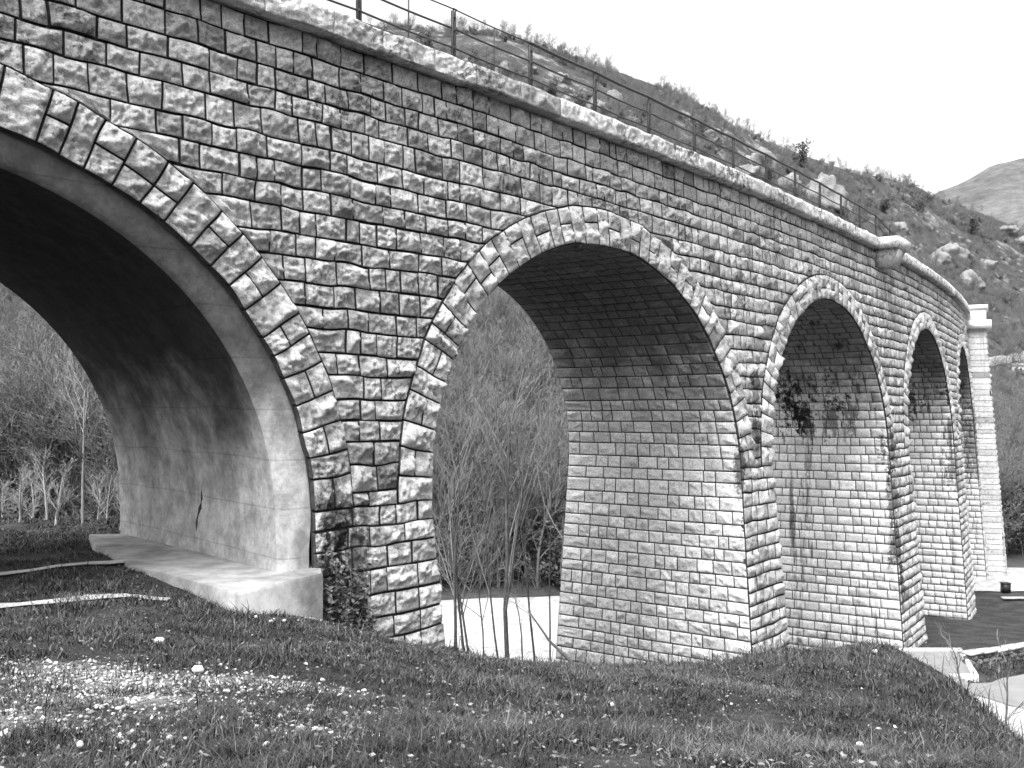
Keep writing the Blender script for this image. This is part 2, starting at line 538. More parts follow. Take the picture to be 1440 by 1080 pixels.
t = np.linspace(0, np.pi, 73)
inn = np.concatenate([[[c + CA, ZB], [c + CA, -2.1]], np.stack([c + CA * np.cos(t), ZC + CB * np.sin(t)], 1), [[c - CA, -2.1], [c - CA, ZB]]])
out = np.concatenate([[[c + AA - .06, ZB], [c + AA - .03, -2.1]], np.stack([c + (AA + .05) * np.cos(t), ZC + (BB + .05) * np.sin(t)], 1), [[c - AA + .03, -2.1], [c - AA + .06, ZB]]])
CONC_W, CONC_SK = 6.4, .9
def cmap(P, w, lean=0.):
    s = P[:, 0] - np.sign(P[:, 0] - c) * CONC_SK * 0 * w
    r = R + B * (H - P[:, 1]) - .10 - (CONC_W) * w
    th = TH0 + (s + CONC_SK * w) / R
    return np.stack([CX + r * np.cos(th), CY + r * np.sin(th), P[:, 1]], -1)
cham = inn + (out - inn) * .14
ws = np.linspace(0.012, 1, 14)
acc.grid(np.stack([cmap(inn, w) for w in ws]), 1.)
fa = Acc(); fa.grid(np.stack([cmap(out, 0.), cmap(cham, 0.), cmap(inn, .012)]), 1.)
acc.grid(np.stack([cmap(inn, 1.), cmap(out, 1.)]), 1.)
acc.grid(np.stack([cmap(out, w) for w in ws[::-1]]), 1.)
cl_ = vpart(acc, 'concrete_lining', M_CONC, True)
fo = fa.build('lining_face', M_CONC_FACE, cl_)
# a crack in the right jamb
acc = Acc()
cs = [(.50 + random.uniform(-.008, .008), z) for z in np.linspace(-2.1, -.95, 9)]
acc.tube(np.array([cmap(np.array([[c + CA + .006, z]]), .46 + random.uniform(-.009, .009) - .01 * k)[0] for k, (_, z) in enumerate(cs)]), np.array([.01, .03, .02, .045, .03, .015, .025, .015, .006]), 5)
vpart(acc, 'crack', M_MORTAR)

# --- coping blocks and deck
acc = Acc()
s = S_LEFT
COP0, COP1, COPD = 6.06, 6.44, .34
while s < S_RIGHT:
    L = random.uniform(.95, 1.5); s1 = min(s + L, S_RIGHT)
    nu, nv = res_for(wdist((s + s1) / 2), L, .38)
    tn = rtone(.85, 1.12, .05)
    S = lambda U, V, a=s, b_=s1: a + .008 + (b_ - a - .016) * U
    Z = lambda U, V: COP0 + (COP1 - COP0) * V
    stone(acc, S, Z, lambda s_, z_, d_: wall(s_, z_, d_), nu, nv, .06, .05, tn, back=.1, base=COPD - .05, size=(L, .38), joint=0)
    sg = np.linspace(s + .008, s1 - .008, 4)
    acc.grid(np.stack([wall(sg, COP1, COPD - .05), wall(sg, COP1 + .012, COPD - .25), wall(sg, COP1 + .012, -.55), wall(sg, COP0, -.55)]), tn)
    acc.grid(np.stack([wall(sg, COP0, -.06), wall(sg, COP0, COPD - .05)]), tn * .9)
    for e in (s + .008, s1 - .008):
        acc.grid(np.stack([wall(np.array([e, e]), np.array([COP0, COP1]), -.5), wall(np.array([e, e]), np.array([COP0, COP1]), COPD - .06)]), tn * .5)
    s = s1
vpart(acc, 'coping', M_COPE)
acc = Acc()
sg = np.linspace(S_LEFT, S_RIGHT, 90)
acc.grid(np.stack([wall(sg, 6.0, -.54), wall(sg, 6.30, -.55), wall(sg, 6.30, -WTOP), wall(sg, 5.9, -WTOP - .2), ]), 1.)
vpart(acc, 'deck', M_FILL)

# --- drain corbel under the coping and the end pilaster
M_PALE = stone_mat('pale_dressed_stone', .72, .5, (.58, .7), .008)
SK = 27.6
acc = Acc()
def wbox(acc, s0, s1, z0, z1, d0, d1, tone=1., inset=0.):
    g = []
    for z, k in ((z0, inset), (z1, 0.)):
        g.append([wall(s0 + k, z, d0), wall(s1 - k, z, d0), wall(s1 - k, z, d1 - k), wall(s0 + k, z, d1 - k)])
    g = np.array(g).reshape(8, 3)
    acc.quads(g, [[0, 1, 2, 3], [7, 6, 5, 4], [0, 4, 5, 1], [1, 5, 6, 2], [2, 6, 7, 3], [3, 7, 4, 0]], tone)
# a drain spout box: tapered corbel under a jutting length of coping
wbox(acc, SK + .25, SK + 1.75, 5.42, 6.055, -.1, .86, .8, .25)
vpart(acc, 'corbel', M_COPE)
acc = Acc()
wbox(acc, SK, SK + 2.0, 6.065, 6.46, -.2, 1.02, 1.05, .04)
vpart(acc, 'coping_balcony', M_COPE)
pil = Acc()
P0, P1 = 59.6, 62.2
for z1, z0 in zip(LV[:-1], LV[1:]):
    if z1 > 5.4: continue
    if z1 < -12.6: break
    for k in range(4):
        a, b_ = P0 + (P1 - P0) * k / 4, P0 + (P1 - P0) * (k + 1) / 4
        tn = rtone(.85, 1.15, .05)
        stone(pil, lambda U, V, a=a, b_=b_: a + .02 + (b_ - a - .04) * U, lambda U, V, z0=z0, z1=z1: z0 + .02 + (z1 - z0 - .04) * V,
              lambda s_, z_, d_: wall(s_, z_, d_ + 1.12), 4, 3, .06, .04, tn, back=-.08, size=(.6, .35))
    for sd in (P0, P1):
        g = np.array([[wall(sd, z, d) for d in (-.1, .5, 1.12)] for z in (z0 + .03, z1)])
        pil.grid(g, rtone(.8, 1.1), 0)
pg = np.array([[wall(s_, z, 1.07) for s_ in (P0, P1)] for z in (-12.9, 5.2)])
pil.grid(pg, 1., 1)
po = vpart(pil, 'pilaster', [M_PIER, M_MORTAR])
acc = Acc()
wbox(acc, P0 - .3, P1 + .3, 5.2, 5.72, -.3, 1.5, 1.)
wbox(acc, P0 - .05, P1 + .05, 5.72, 6.45, -.3, 1.2, 1.)
wbox(acc, P0 - .15, P1 + .15, 6.46, 6.72, -.3, 1.32, 1.05)
cap = acc.build('cap', M_PALE); cap.parent = po

# ------------------------------------------------------------------ railing on the deck
rl = empty('deck_railing', tuple(wall(8., 6.3, -.3)))
tag(rl, 'thin iron post-and-wire railing running along the top of the stone viaduct', 'railing')
R0 = np.array(rl.location)
def rpart(acc, name, m=M_METAL):
    o = acc.build(name, m); o.parent = rl; o.location = -R0; return o
RD = -.3
for k in range(-3, 14):
    s = 1.17 + 2.372 * k
    acc = Acc()
    lean = random.uniform(-.03, .03)
    b = wall(s, 6.2, RD); t_ = wall(s + lean, 7.6, RD); 
    ang = math.atan2(b[1] - CY, b[0] - CX)
    o_ = np.array([math.cos(ang), math.sin(ang), 0]); tg = np.array([-math.sin(ang), math.cos(ang), 0])
    for off in (-.03, .03):          # a pair of angle irons, bent over at the head
        pts = [b + tg * off, b * .35 + t_ * .65 + tg * off, t_ + tg * off, t_ + np.array([0, 0, .05]) + tg * (off + .04)]
        acc.tube(pts, .032, 5)
    acc.box(tuple(b * .08 + t_ * .92), .07, .07, .03, ang)
    for zz in (.5, .74): acc.box(tuple(b * (1 - zz) + t_ * zz), .06, .075, .05, ang)
    rpart(acc, 'post')
for s in (2.33, 4.72, -.02):
    acc = Acc(); b = wall(s, 6.2, RD); t_ = wall(s + .02, 7.62, RD)
    acc.tube([b, b * .5 + t_ * .5 + np.array([.008, 0, 0]), t_], .016, 5)
    rpart(acc, 'stanchion')
ss = np.linspace(-6, 34.5, 160)
for z, r, nm in ((7.65, .036, 'handrail'), (7.27, .021, 'wire'), (6.9, .021, 'wire')):
    acc = Acc()
    sag = -.02 * np.abs(np.sin((ss - 1.17) / 2.372 * np.pi)) - np.where(ss > 29.5, (ss - 29.5) * .1, 0) * (1 if z > 7.5 else .6)
    rr = np.where(ss < 5.9, .014, r) if z > 7.5 else r
    acc.tube(wall(ss, z + sag, RD), rr, 5)
    rpart(acc, nm)

# ------------------------------------------------------------------ terrain
CTRL = np.array([
 (0,0,-1.6),(-4,2,-1.62),(4,2,-1.75),(-2.56,5.1,-1.8),(0,5.1,-1.8),(2.7,5.4,-1.95),(-4.46,8.9,-2.2),(-3.1,8.6,-2.25),(0,8.8,-2.6),(3,9,-3.0),
 (-6.3,12.6,-2.52),(-9,12,-2.5),(-14,14,-2.5),(-4.9,13.6,-2.56),(-3.6,13.5,-2.72),(-2.7,15.1,-3.14),(-2.2,16.4,-3.75),(-1.0,17.4,-4.3),(1.06,19,-4.75),(3.36,21.2,-5.35),
 (6.35,24,-5.66),(9.6,26.3,-6.1),(7.65,17.6,-4.8),(5.5,11,-3.6),(1.5,13,-3.4),(4,15,-4.05),(-8,16,-2.56),(-7.4,19,-2.6),(-11,20,-2.6),(-18,22,-2.6),(-5,16.8,-2.6),(-4,19,-3.4),
 (-8,24,-2.8),(-14,27,-3.0),(-8,29,-5.5),(-16,34,-6.5),(1.5,22.5,-6.0),(2.5,27,-8.0),(0,24,-6.6),(-2,30,-8.9),(6.4,27.2,-7.0),(8.5,30,-7.3),(14,37.4,-8.95),(17,41.5,-9.4),
 (25,55,-10.9),(8.6,16.2,-6.0),(7.2,11.2,-5.2),(10.2,19,-6.9),(12,24,-7.06),(11.2,27,-7.1),(13,30,-7.3),(15,27,-7.06),(20,28,-7.1),(13,14,-7.0),(20,16,-7.1),
 (6,38,-9.5),(0,38,-9.6),(-6,38,-9.6),(-14,42,-9.6),(0,50,-9.6),(8,50,-9.6),(-12,52,-9.6),(18,60,-10.4),(30,52,-10.6),(30,70,-10.6),(24,40,-9.2),(22,46,-10.),(40,60,-10.6),
 (10,60,-9.8),(-24,40,-8.),(-24,10,-2.3),(-24,-5,-1.6),(24,-5,-6.5),(10,-5,-2.5),(0,-12,-1.5),(34,30,-7.4),(34,10,-7.),(14,5,-5.2),(10,8,-5.0),(6,4,-2.7)], float)
def _K(a, b):
    return np.sqrt(((a[:, None, :] - b[None]) ** 2).sum(-1) + .3)
_n = len(CTRL)
_A = np.zeros((_n + 3, _n + 3)); _A[:_n, :_n] = _K(CTRL[:, :2], CTRL[:, :2]) - np.eye(_n) * -.0
_A[:_n, _n] = 1; _A[:_n, _n + 1:] = CTRL[:, :2]; _A[_n, :_n] = 1; _A[_n + 1:, :_n] = CTRL[:, :2].T
_W = np.linalg.solve(_A, np.concatenate([CTRL[:, 2], [0, 0, 0]]))
def local_z(x, y):
    x = np.asarray(x, float).ravel(); y = np.asarray(y, float).ravel()
    P = np.stack([x, y], 1)
    o = np.empty(len(P))
    for k in range(0, len(P), 20000):
        q = P[k:k + 20000]
        o[k:k + 20000] = _K(q, CTRL[:, :2]) @ _W[:_n] + _W[_n] + q @ _W[_n + 1:]
    return np.clip(o, -11.2, -1.3)
FXP = 1436.
def skyl(a, tab):
    u = np.array([t_[0] for t_ in tab], float); v = np.array([t_[1] for t_ in tab], float)
    return np.interp(720 + a * FXP, u, (575.3 - v) / FXP)
RIDGE = [(-1200, 260), (-400, 130), (200, 80), (500, 60), (545, 48), (620, 58), (700, 62), (770, 80), (870, 106), (960, 143), (1080, 211), (1200, 256), (1290, 275), (1330, 297), (1387, 313), (1440, 339), (1700, 420), (2200, 500)]
FARR = [(-400, 330), (900, 330), (1100, 300), (1250, 278), (1300, 268), (1330, 255), (1360, 243), (1440, 221), (1600, 190), (2200, 240)]
def hill_z(x, y):
    x = np.asarray(x, float); y = np.asarray(y, float)
    a = x / np.maximum(y, 20.)
    foot = np.interp(a, [-.6, -.1, .12, .35, .5, .7], [47, 51, 53, 66, 72, 72])
    y1 = np.interp(a, [-.6, 0, .5], [190, 215, 330])
    zf = np.interp(a, [-.3, .3, .45], [-9.7, -10.2, -10.7])
    pw = np.interp(a, [0, .3, .48, .6], [1.0, 1.15, 1.75, 1.75])
    zr = (skyl(a, RIDGE) + .010) * y1
    tau = (y - foot) / (y1 - foot)
    t1 = np.clip(tau, 0, 1)
    z = zf + (zr - zf) * (t1 ** pw * (1 - .12) + .12 * t1 * t1 * (3 - 2 * t1))
    z = np.where(tau > 1, zr - (y - y1) * .35, z)
    z = np.where(tau < 0, zf + tau * 25, z)
    nz = fbm(np.stack([x.ravel() / 26, y.ravel() / 26, 0 * x.ravel()], 1), 4).reshape(x.shape)
    return z + nz * 3.2 * np.clip(tau * 5, 0, 1) * np.clip((1.08 - tau) * 6, 0.15, 1)
def ground_z(x, y):
    x = np.atleast_1d(np.asarray(x, float)); y = np.atleast_1d(np.asarray(y, float))
    z = local_z(x, y).reshape(x.shape)
    z = z + .035 * fbm(np.stack([x.ravel() * 1.3, y.ravel() * 1.3, 0 * x.ravel()], 1), 3).reshape(x.shape)
    return z

def ground_mat():
    k = N('winter_turf')
    n = k.noise(1.1, 6, .6); m = k.noise(9., 6, .7); f = k.noise(45., 4, .7)
    v = k.mix(k.ramp(n, .4, .62), .022, .045)
    v = k.math('MULTIPLY', v, k.ramp(m, .25, .75, .55, 1.5))
    g = k.tone()                                   # how stony the ground is there
    gm = k.ramp(k.math('ADD', g, k.math('MULTIPLY', k.math('SUBTRACT', m, .5), 1.3)), .35, .75)
    peb = k.ramp(k.noise(30., 5, .8), .3, .7, .08, .36)
    k.color(k.mix(gm, v, peb))
    k.bump(k.math('ADD', f, m), .04)
    return k.m
M_GROUND = ground_mat()
STONY = [(-3.1, 7.5, 1.3, .6, .75), (-2.1, 7.0, 1.2, .7, .5), (-1.2, 7.7, .9, .6, .35), (-3.9, 6.0, .8, .9, .75), (-3.2, 8.5, 1.25, .85, 1.0), (-2.2, 8.9, .9, .5, .8), (-3.3, 6.4, .8, .7, .75), (-2.4, 6.1, .9, .5, .55), (-1.3, 6.3, .8, .6, .4), (-3.0, 15.0, .6, .4, .5), (-4.6, 7.6, .8, .8, .7), (-2.6, 5.3, .8, .4, .5)]
def stony(x, y):
    o = np.zeros(np.shape(x))
    for (cx, cy, rx, ry, w) in STONY:
        d2 = ((x - cx) / rx) ** 2 + ((y - cy) / ry) ** 2
        o = np.maximum(o, w * np.exp(-d2 * .8))
    return o
def axis(lo, f0, f1, hi, st, grow=1.16):
    a = list(np.arange(f0, f1 + 1e-6, st)); s = st
    while a[-1] < hi: s *= grow; a.append(a[-1] + s)
    s = st
    while a[0] > lo: s *= grow; a.insert(0, a[0] - s)
    return np.array(a)
xs = axis(-900, -9, 15, 900, .22); ys = axis(-300, 2, 32, 1500, .22)
X, Y = np.meshgrid(xs, ys)
Z = ground_z(X.ravel(), Y.ravel()).reshape(X.shape)
far = np.clip((np.maximum(np.abs(X) - 40, np.maximum(Y - 62, -Y - 15))) / 30, 0, 1)
Z = Z * (1 - far) + np.where(Y < 0, -3., -11.5) * far
acc = Acc(); acc.grid(np.stack([X, Y, Z], -1), stony(X, Y)); 
g = acc.build('ground', M_GROUND, None, True); tag(g, kind='structure')

def hill_mat(name, base, rock):
    k = N(name)
    n = k.noise(.06, 8, .65); m = k.noise(.35, 8, .7); s = k.sep()
    v = k.mix(k.ramp(n, .38, .62), base * .65, base * 1.2)
    v = k.math('MULTIPLY', v, k.ramp(m, .3, .7, .55, 1.4))
    up = k.ramp(s[2], 2., 22.)
    r = k.math('MULTIPLY', k.ramp(k.math('ADD', k.math('MULTIPLY', n, .5), k.math('MULTIPLY', m, .5)), .52, .58), up)
    k.color(k.mix(r, v, rock))
    k.bump(m, .8)
    return k.m
ah = np.linspace(-1.1, .95, 330); yh_ = np.concatenate([np.linspace(44, 120, 110), np.linspace(121, 420, 130)])
A_, Yh = np.meshgrid(ah, yh_); Xh = A_ * Yh
acc = Acc(); acc.grid(np.stack([Xh, Yh, hill_z(Xh, Yh)], -1))
M_HILL = hill_mat('rocky_hillside', .05, .17)
tag(acc.build('hillside', M_HILL, None, True), kind='structure')
ah = np.linspace(-.6, 1.3, 200); yf = np.linspace(380, 1300, 120)
A_, Yf = np.meshgrid(ah, yf); Xf = A_ * Yf
e = skyl(A_, FARR) * 900
tf = np.clip((Yf - 400) / 500, 0, 1)
Zf = -12 + (e + 12) * tf ** 1.1 - np.clip(Yf - 900, 0, 999) * .4
Zf += fbm(np.stack([Xf.ravel() / 90, Yf.ravel() / 90, 0 * Xf.ravel()], 1), 5).reshape(Xf.shape) * 14 * np.clip(tf * 3, 0, 1)
acc = Acc(); acc.grid(np.stack([Xf, Yf, Zf], -1))
kf = N('far_wooded_slope')
vf = k_ = kf.math('MULTIPLY', kf.ramp(kf.noise(.012, 9, .7), .3, .7, .65, 1.35), .085)
vf = kf.math('MULTIPLY', vf, kf.ramp(kf.noise(.11, 6, .75), .3, .7, .65, 1.3))
kf.color(vf); kf.bump(kf.noise(.1, 6, .7), 3.)
tag(acc.build('far_hill', kf.m, None, True), kind='structure')

def sheet(name, poly, mat, kind='structure', step=.4, lift=.02, zf=None, thick=.0, label=None, cat=None):
    """ground-hugging sheet over a quad (4 corners, two along, two across)"""
    a, b, c_, d = [np.array(p, float) for p in poly]
    n1 = max(2, int(np.linalg.norm(b - a) / step)); n2 = max(2, int(np.linalg.norm(d - a) / step))
    u, v = np.meshgrid(np.linspace(0, 1, n1 + 1), np.linspace(0, 1, n2 + 1))
    P = (a[None, None] * ((1 - u) * (1 - v))[..., None] + b * (u * (1 - v))[..., None] + c_ * (u * v)[..., None] + d * ((1 - u) * v)[..., None])
    wob = fbm(np.stack([P[..., 0].ravel() * 1.7, P[..., 1].ravel() * 1.7, 0 * u.ravel()], 1), 3).reshape(u.shape)
    inner = (np.minimum(v, 1 - v) < .01)
    P = P + (inner * wob * .3)[..., None] * np.array([.4, 1.])
    z = (zf(P[..., 0].ravel(), P[..., 1].ravel()) if zf else ground_z(P[..., 0].ravel(), P[..., 1].ravel())).reshape(u.shape) + lift
    acc = Acc(); acc.grid(np.concatenate([P, z[..., None]], -1))
    o = acc.build(name, mat, None, True); tag(o, label, cat, kind=kind); return o
M_GRAVEL = plain('pale_gravel', .33, .55, 1.2, 2.5, .02)
M_ROAD = plain('worn_tarmac', .17, .85, 1.12, 1.2, .004)
M_LAWN = plain('dark_meadow', .03, .6, 1.5, 1.5, .02)
M_SLAB = plain('pale_concrete', .34, .6, 1.2, 1.7, .012)
sheet('riverbank', [(-15, 34), (7.5, 35.5), (9, 53), (-15, 51)], M_GRAVEL, step=.8, lift=.05, zf=lambda x, y: np.maximum(local_z(x, y), -9.75))
sheet('road', [(10.3, 25.6), (24, 33.5), (24, 27.5), (10.6, 23.7)], M_ROAD, step=.5, lift=.06)
sheet('gravel_verge', [(9.6, 23.6), (24, 27.4), (24, 14), (8.6, 13)], M_GRAVEL, step=.5, lift=.04)
sheet('parking_lot', [(24, 60.2), (60, 60.2), (60, 71), (26, 69)], M_GRAVEL, step=1., lift=.07)
sheet('path', [(-16, 11.6), (-7.8, 15.5), (-6.1, 16.7), (-6.25, 16.9)][:2] + [(-6.15, 16.75), (-6.15, 16.75)][:0] + [(-7.95, 15.8), (-16.2, 11.95)], M_SLAB, step=.4, lift=.05)
sheet('path', [(-7.8, 15.5), (-6.0, 16.55), (-6.15, 16.85), (-7.95, 15.8)], M_SLAB, step=.4, lift=.05)
sheet('gravel_track', [(-14, 8.4), (-4.6, 13.95), (-4.75, 14.15), (-14.2, 8.9)], M_SLAB, step=.3, lift=.025)

# concrete footing slab of the first arch
ft = Acc()
pl = [(-3.68, 13.7), (-2.82, 15.3), (-3.05, 16.4), (-6.9, 20.3), (-8.3, 20.1), (-7.7, 18.8), (-6.0, 16.1), (-4.16, 14.2)]
top, low = -2.45, -4.2
c0 = np.array(pl).mean(0)
n = len(pl)
P = []
for (x, y) in pl: P.append((x, y, low))
for (x, y) in pl: P.append((x, y, top - .05))
for (x, y) in pl: P.append((x + (c0[0] - x) * .012, y + (c0[1] - y) * .012, top))
P.append((c0[0], c0[1], top))
Q = []
for i in range(n):
    j = (i + 1) % n
    Q.append([i, j, n + j, n + i]); Q.append([n + i, n + j, 2 * n + j, 2 * n + i])
ft.quads(P, Q); 
ft.tris(np.array(P), [[2 * n + i, 2 * n + (i + 1) % n, 3 * n] for i in range(n)])
o = ft.build('footing_slab', plain('stained_footing_concrete', .26, .45, 1.3, 1.5, .02)); o.parent = viaduct; o.location = -V0

# ------------------------------------------------------------------ plants and loose things
def cast(u, v, f=None, y0=6., y1=420., step=.1):
    """where the line of sight through a point of the view meets the land: used only to choose spots on the terrain"""
    a = (u - 720) / FXP; b = (575.3 - v) / FXP
    y = np.arange(y0, y1, step)
    z = (f or hill_z)(a * y, y)
    k = np.argmax(z > b * y)
    return np.array([a * y[k], y[k], float(z[k])])

M_SPRIG = plain('pale_fine_twigs', .17, .7, 1.3, 3., 0, .9, True)
M_TWIG = plain('grey_twigs', .135, .7, 1.3, 3., 0, .9, True)
M_BARK = plain('grey_bark', .08, .6, 1.4, 9., .01, .95, True)
M_PALEBARK = plain('pale_bark', .27, .7, 1.2, 9., 0, .9, True)
M_LEAF = plain('dark_evergreen_leaf', .075, .6, 1.5, 6., 0, .7, True)

def perp(d):
    r = rng.normal(size=3); r -= d * np.dot(r, d); return r / (np.linalg.norm(r) + 1e-9)
def limb(at, ac, p, d, L, r, depth, o):
    n = 6 if depth == 0 else 4
    pts = [p]; dd = d / np.linalg.norm(d)
    for k in range(n):
        dd = dd + rng.normal(size=3) * o['wig'] + np.array([0, 0, o['up'] * (.5 if depth == 0 else 1)])
        dd /= np.linalg.norm(dd)
        pts.append(pts[-1] + dd * L / n)
    pts = np.array(pts)
    rad = np.linspace(r, r * (.35 if depth == 0 else .4), n + 1)
    A = at if depth <= o['trunk_d'] else ac
    A.tube(pts, rad, 6 if depth == 0 else (4 if depth == 1 else 3), random.uniform(.8, 1.2), 0, False)
    if depth >= o['depth']: 
        return
    nb = o['nb'][depth]
    for k in range(nb):
        t = random.uniform(o['t0'] if depth == 0 else .15, 1.) if k else 1.
        x = t * n; i = min(int(x), n - 1); q = pts[i] + (pts[i + 1] - pts[i]) * (x - i)
        dv = (pts[min(i + 1, n)] - pts[i]); dv /= np.linalg.norm(dv)
        ang = random.uniform(.3, .8) * o['spread']
        nd = dv * math.cos(ang) + perp(dv) * math.sin(ang)
        limb(at, ac, q, nd, L * random.uniform(.34, .6) * (1.15 - .45 * t), max(r * (.42 if depth == 0 else .45) * (1.1 - .6 * t), o['rmin']), depth + 1, o)

def bare_tree(name, base, h, r, label, cat, d=(0, 0, 1), group=None, bark=None, twig=None, **kw):
    o = dict(wig=.09, up=.05, depth=3, nb=[9, 6, 5], spread=1., t0=.3, rmin=.0035, trunk_d=0)
    o.update(kw)
    at, ac = Acc(), Acc()
    limb(at, ac, np.zeros(3), np.array(d, float), h, r, 0, o)
    e = empty(name, tuple(base)); tag(e, label, cat, group)
    at.build('trunk', bark or M_BARK, e)
    if ac.n: ac.build('crown', twig or M_SPRIG, e)
    return e

def gz1(x, y): return float(ground_z(np.array([x]), np.array([y]))[0])

# --- slim trees beyond the bank, seen through the second arch
def stem(u, y, utop, vtop, r, label, cat='tree', **kw):
    y += 8.5; r *= .95
    x = (u - 720) / FXP * y; z = gz1(x, y) - .1
    yt = y
    top = np.array([(utop - 720) / FXP * yt, yt, (575.3 - vtop) / FXP * yt])
    d = top - np.array([x, y, z]); L = np.linalg.norm(d)
    kw.setdefault('group', 'slim bare trees under the second arch')
    return bare_tree('bare_tree', (x, y, z), L, r, label, cat, d / L, **kw)
stem(719, 23.5, 708, 580, .10, 'thickest bare tree rising in the middle of the second arch', nb=[11, 6, 4], t0=.28, wig=.05, spread=.8)
stem(787, 24, 755, 620, .08, 'leaning bare tree with a crooked trunk beside the second pier', nb=[8, 5, 4], t0=.4, wig=.09)
stem(753, 24.5, 742, 610, .05, 'straight slender bare tree right of the thickest trunk', nb=[8, 5, 3], t0=.45, wig=.04)
stem(775, 25, 762, 660, .04, 'thin upright bare sapling close against the leaning tree', nb=[7, 5, 3], t0=.45, wig=.04)
stem(708, 23, 678, 680, .045, 'thin bare sapling slanting left beside the thickest trunk', nb=[7, 4, 3], t0=.45, wig=.04)
stem(684, 24.5, 690, 690, .035, 'thin bare sapling with a bent stem, midway under the second arch', nb=[7, 6, 4], t0=.3, wig=.06)
stem(665, 24, 660, 640, .05, 'slender bare sapling over the pale river bank, third from the first pier', nb=[10, 7, 4], t0=.35, wig=.04)
stem(657, 23, 636, 670, .055, 'bare sapling leaning left, second from the first pier', nb=[9, 7, 4], t0=.4, wig=.04)
stem(641, 22.5, 622, 640, .06, 'bare sapling leaning left, closest to the first pier', nb=[9, 7, 4], t0=.4, wig=.04)
stem(647, 24.5, 634, 720, .03, 'thinnest bare sapling, behind the pair beside the first pier', nb=[6, 5, 3], t0=.4, wig=.04)
stem(735, 24, 748, 800, .04, 'short dead stump with broken branches at the foot of the thickest trunk', nb=[4, 3, 2], wig=.1, group=None)
b = bare_tree('fallen_branch', (1.15, 19.0, gz1(1.15, 19.) + .03), 1.3, .035, 'dark fallen branch propped on the grassy bank before the second arch', 'branch', (-.55, .3, .62), nb=[4, 3, 2], wig=.14)

# --- pale saplings and shrubs beyond the first arch
PG = 'pale bare saplings beyond the first arch'
for (u, y, hpx, r, lab, kw) in [
    (118, 22.5, 190, .05, 'tall thin pale sapling standing alone beyond the first arch', dict(nb=[9, 7, 5], t0=.45, wig=.03)),
    (172, 22.0, 120, .055, 'white-barked bushy sapling right beside the concrete jamb', dict(nb=[12, 7, 4], t0=.15, wig=.05)),
    (152, 23.5, 95, .03, 'thin pale twiggy sapling between the tall one and the white-barked one', dict(nb=[8, 6, 4], t0=.1, wig=.05)),
    (138, 24.5, 80, .03, 'low pale sapling just right of the tall thin one', dict(nb=[9, 6, 4], t0=.1, wig=.06)),
    (80, 22.2, 100, .05, 'forked pale sapling left of the tall thin one', dict(nb=[12, 7, 4], t0=.12, wig=.06)),
    (68, 23.5, 110, .04, 'spindly pale sapling behind the forked one', dict(nb=[9, 7, 4], t0=.3, wig=.05)),
    (30, 22.5, 85, .05, 'broad pale twiggy bush at the left edge of the first arch', dict(nb=[16, 8, 4], t0=.02, wig=.08, spread=1.2)),
    (48, 24, 80, .04, 'rounded pale bush between the broad bush and the forked sapling', dict(nb=[14, 7, 4], t0=.02, wig=.08, spread=1.2)),
    (5, 24, 70, .04, 'low grey bush at the far left under the first arch', dict(nb=[14, 7, 4], t0=.02, wig=.08, spread=1.2))]:
    x = (u - 720) / FXP * y
    bare_tree('sapling' if 'bush' not in lab.split()[-9:][0:9] or 'sapling' in lab else 'bush', (x, y, gz1(x, y) - .05), hpx * (1. if 'tall' in lab[:6] else .72) / FXP * y, r * .7, lab, 'sapling' if 'sapling' in lab.split(' ')[:5] else 'bush', group=PG, bark=M_PALEBARK, twig=M_PALEBARK, **kw)

# --- two dry stems by the drain pit on the right
for (u, v0, v1, y, lab) in [(1352, 1010, 895, 17.2, 'dark thin leafless sapling standing in front of the concrete pit'), (1405, 1010, 925, 15.5, 'spindly crooked twig standing above the gravel verge at right')]:
    x = (u - 720) / FXP * y
    z = gz1(x, y)
    bare_tree('sapling', (x, y, z - .05), (575.3 - v1) / FXP * y - z, .022, lab, 'sapling', (-.03, 0, 1), nb=[7, 4, 3], wig=.1, t0=.25, depth=2, rmin=.006)

# --- leafy dark growth at the foot of the first pier
def leaf_cloud(acc, C, n, size, tone=(.6, 1.4), flat=.6):
    """n leaf-shaped quads round the points C"""
    c = C[rng.integers(0, len(C), n)] + rng.normal(size=(n, 3)) * size * 1.2
    a = rng.normal(size=(n, 3)); a[:, 2] *= flat; a /= np.linalg.norm(a, axis=1)[:, None]
    b_ = np.cross(a, rng.normal(size=(n, 3))); b_ /= np.linalg.norm(b_, axis=1)[:, None] + 1e-9
    s = size * rng.uniform(.5, 1.2, n)[:, None]
    P = np.stack([c - a * s, c + b_ * s * .45, c + a * s, c - b_ * s * .45], 1).reshape(-1, 3)
    acc.quads(P, np.arange(n * 4).reshape(-1, 4), np.repeat(rng.uniform(*tone, n), 4))
iv = Acc(); ivs = Acc(); C = []
for k in range(24):
    s = random.uniform(-.4, .5); z = gz1(*wall(s, -3.)[:2]) - .1
    pts = [wall(s, z, .25 + .2 * random.random())]
    hh = random.uniform(.3, 1.15) * (1.1 if -.2 < s < .35 else .7)
    for q in range(6):
        s += random.uniform(-.1, .1); z += hh / 6
        pts.append(wall(s, z, .12 + .15 * random.random()))
    ivs.tube(pts, np.linspace(.012, .005, 7), 4); C += pts[1:]
leaf_cloud(iv, np.array(C), 2600, .055)
e = empty('ivy', tuple(wall(.1, -3.6, .2))); tag(e, 'dark ivy climbing over the lowest stones of the first pier', 'ivy')
E0 = np.array(e.location)
for a_, nm, m in ((iv, 'foliage', M_LEAF), (ivs, 'stems', M_BARK)):
    o = a_.build(nm, m, e); o.location = -E0

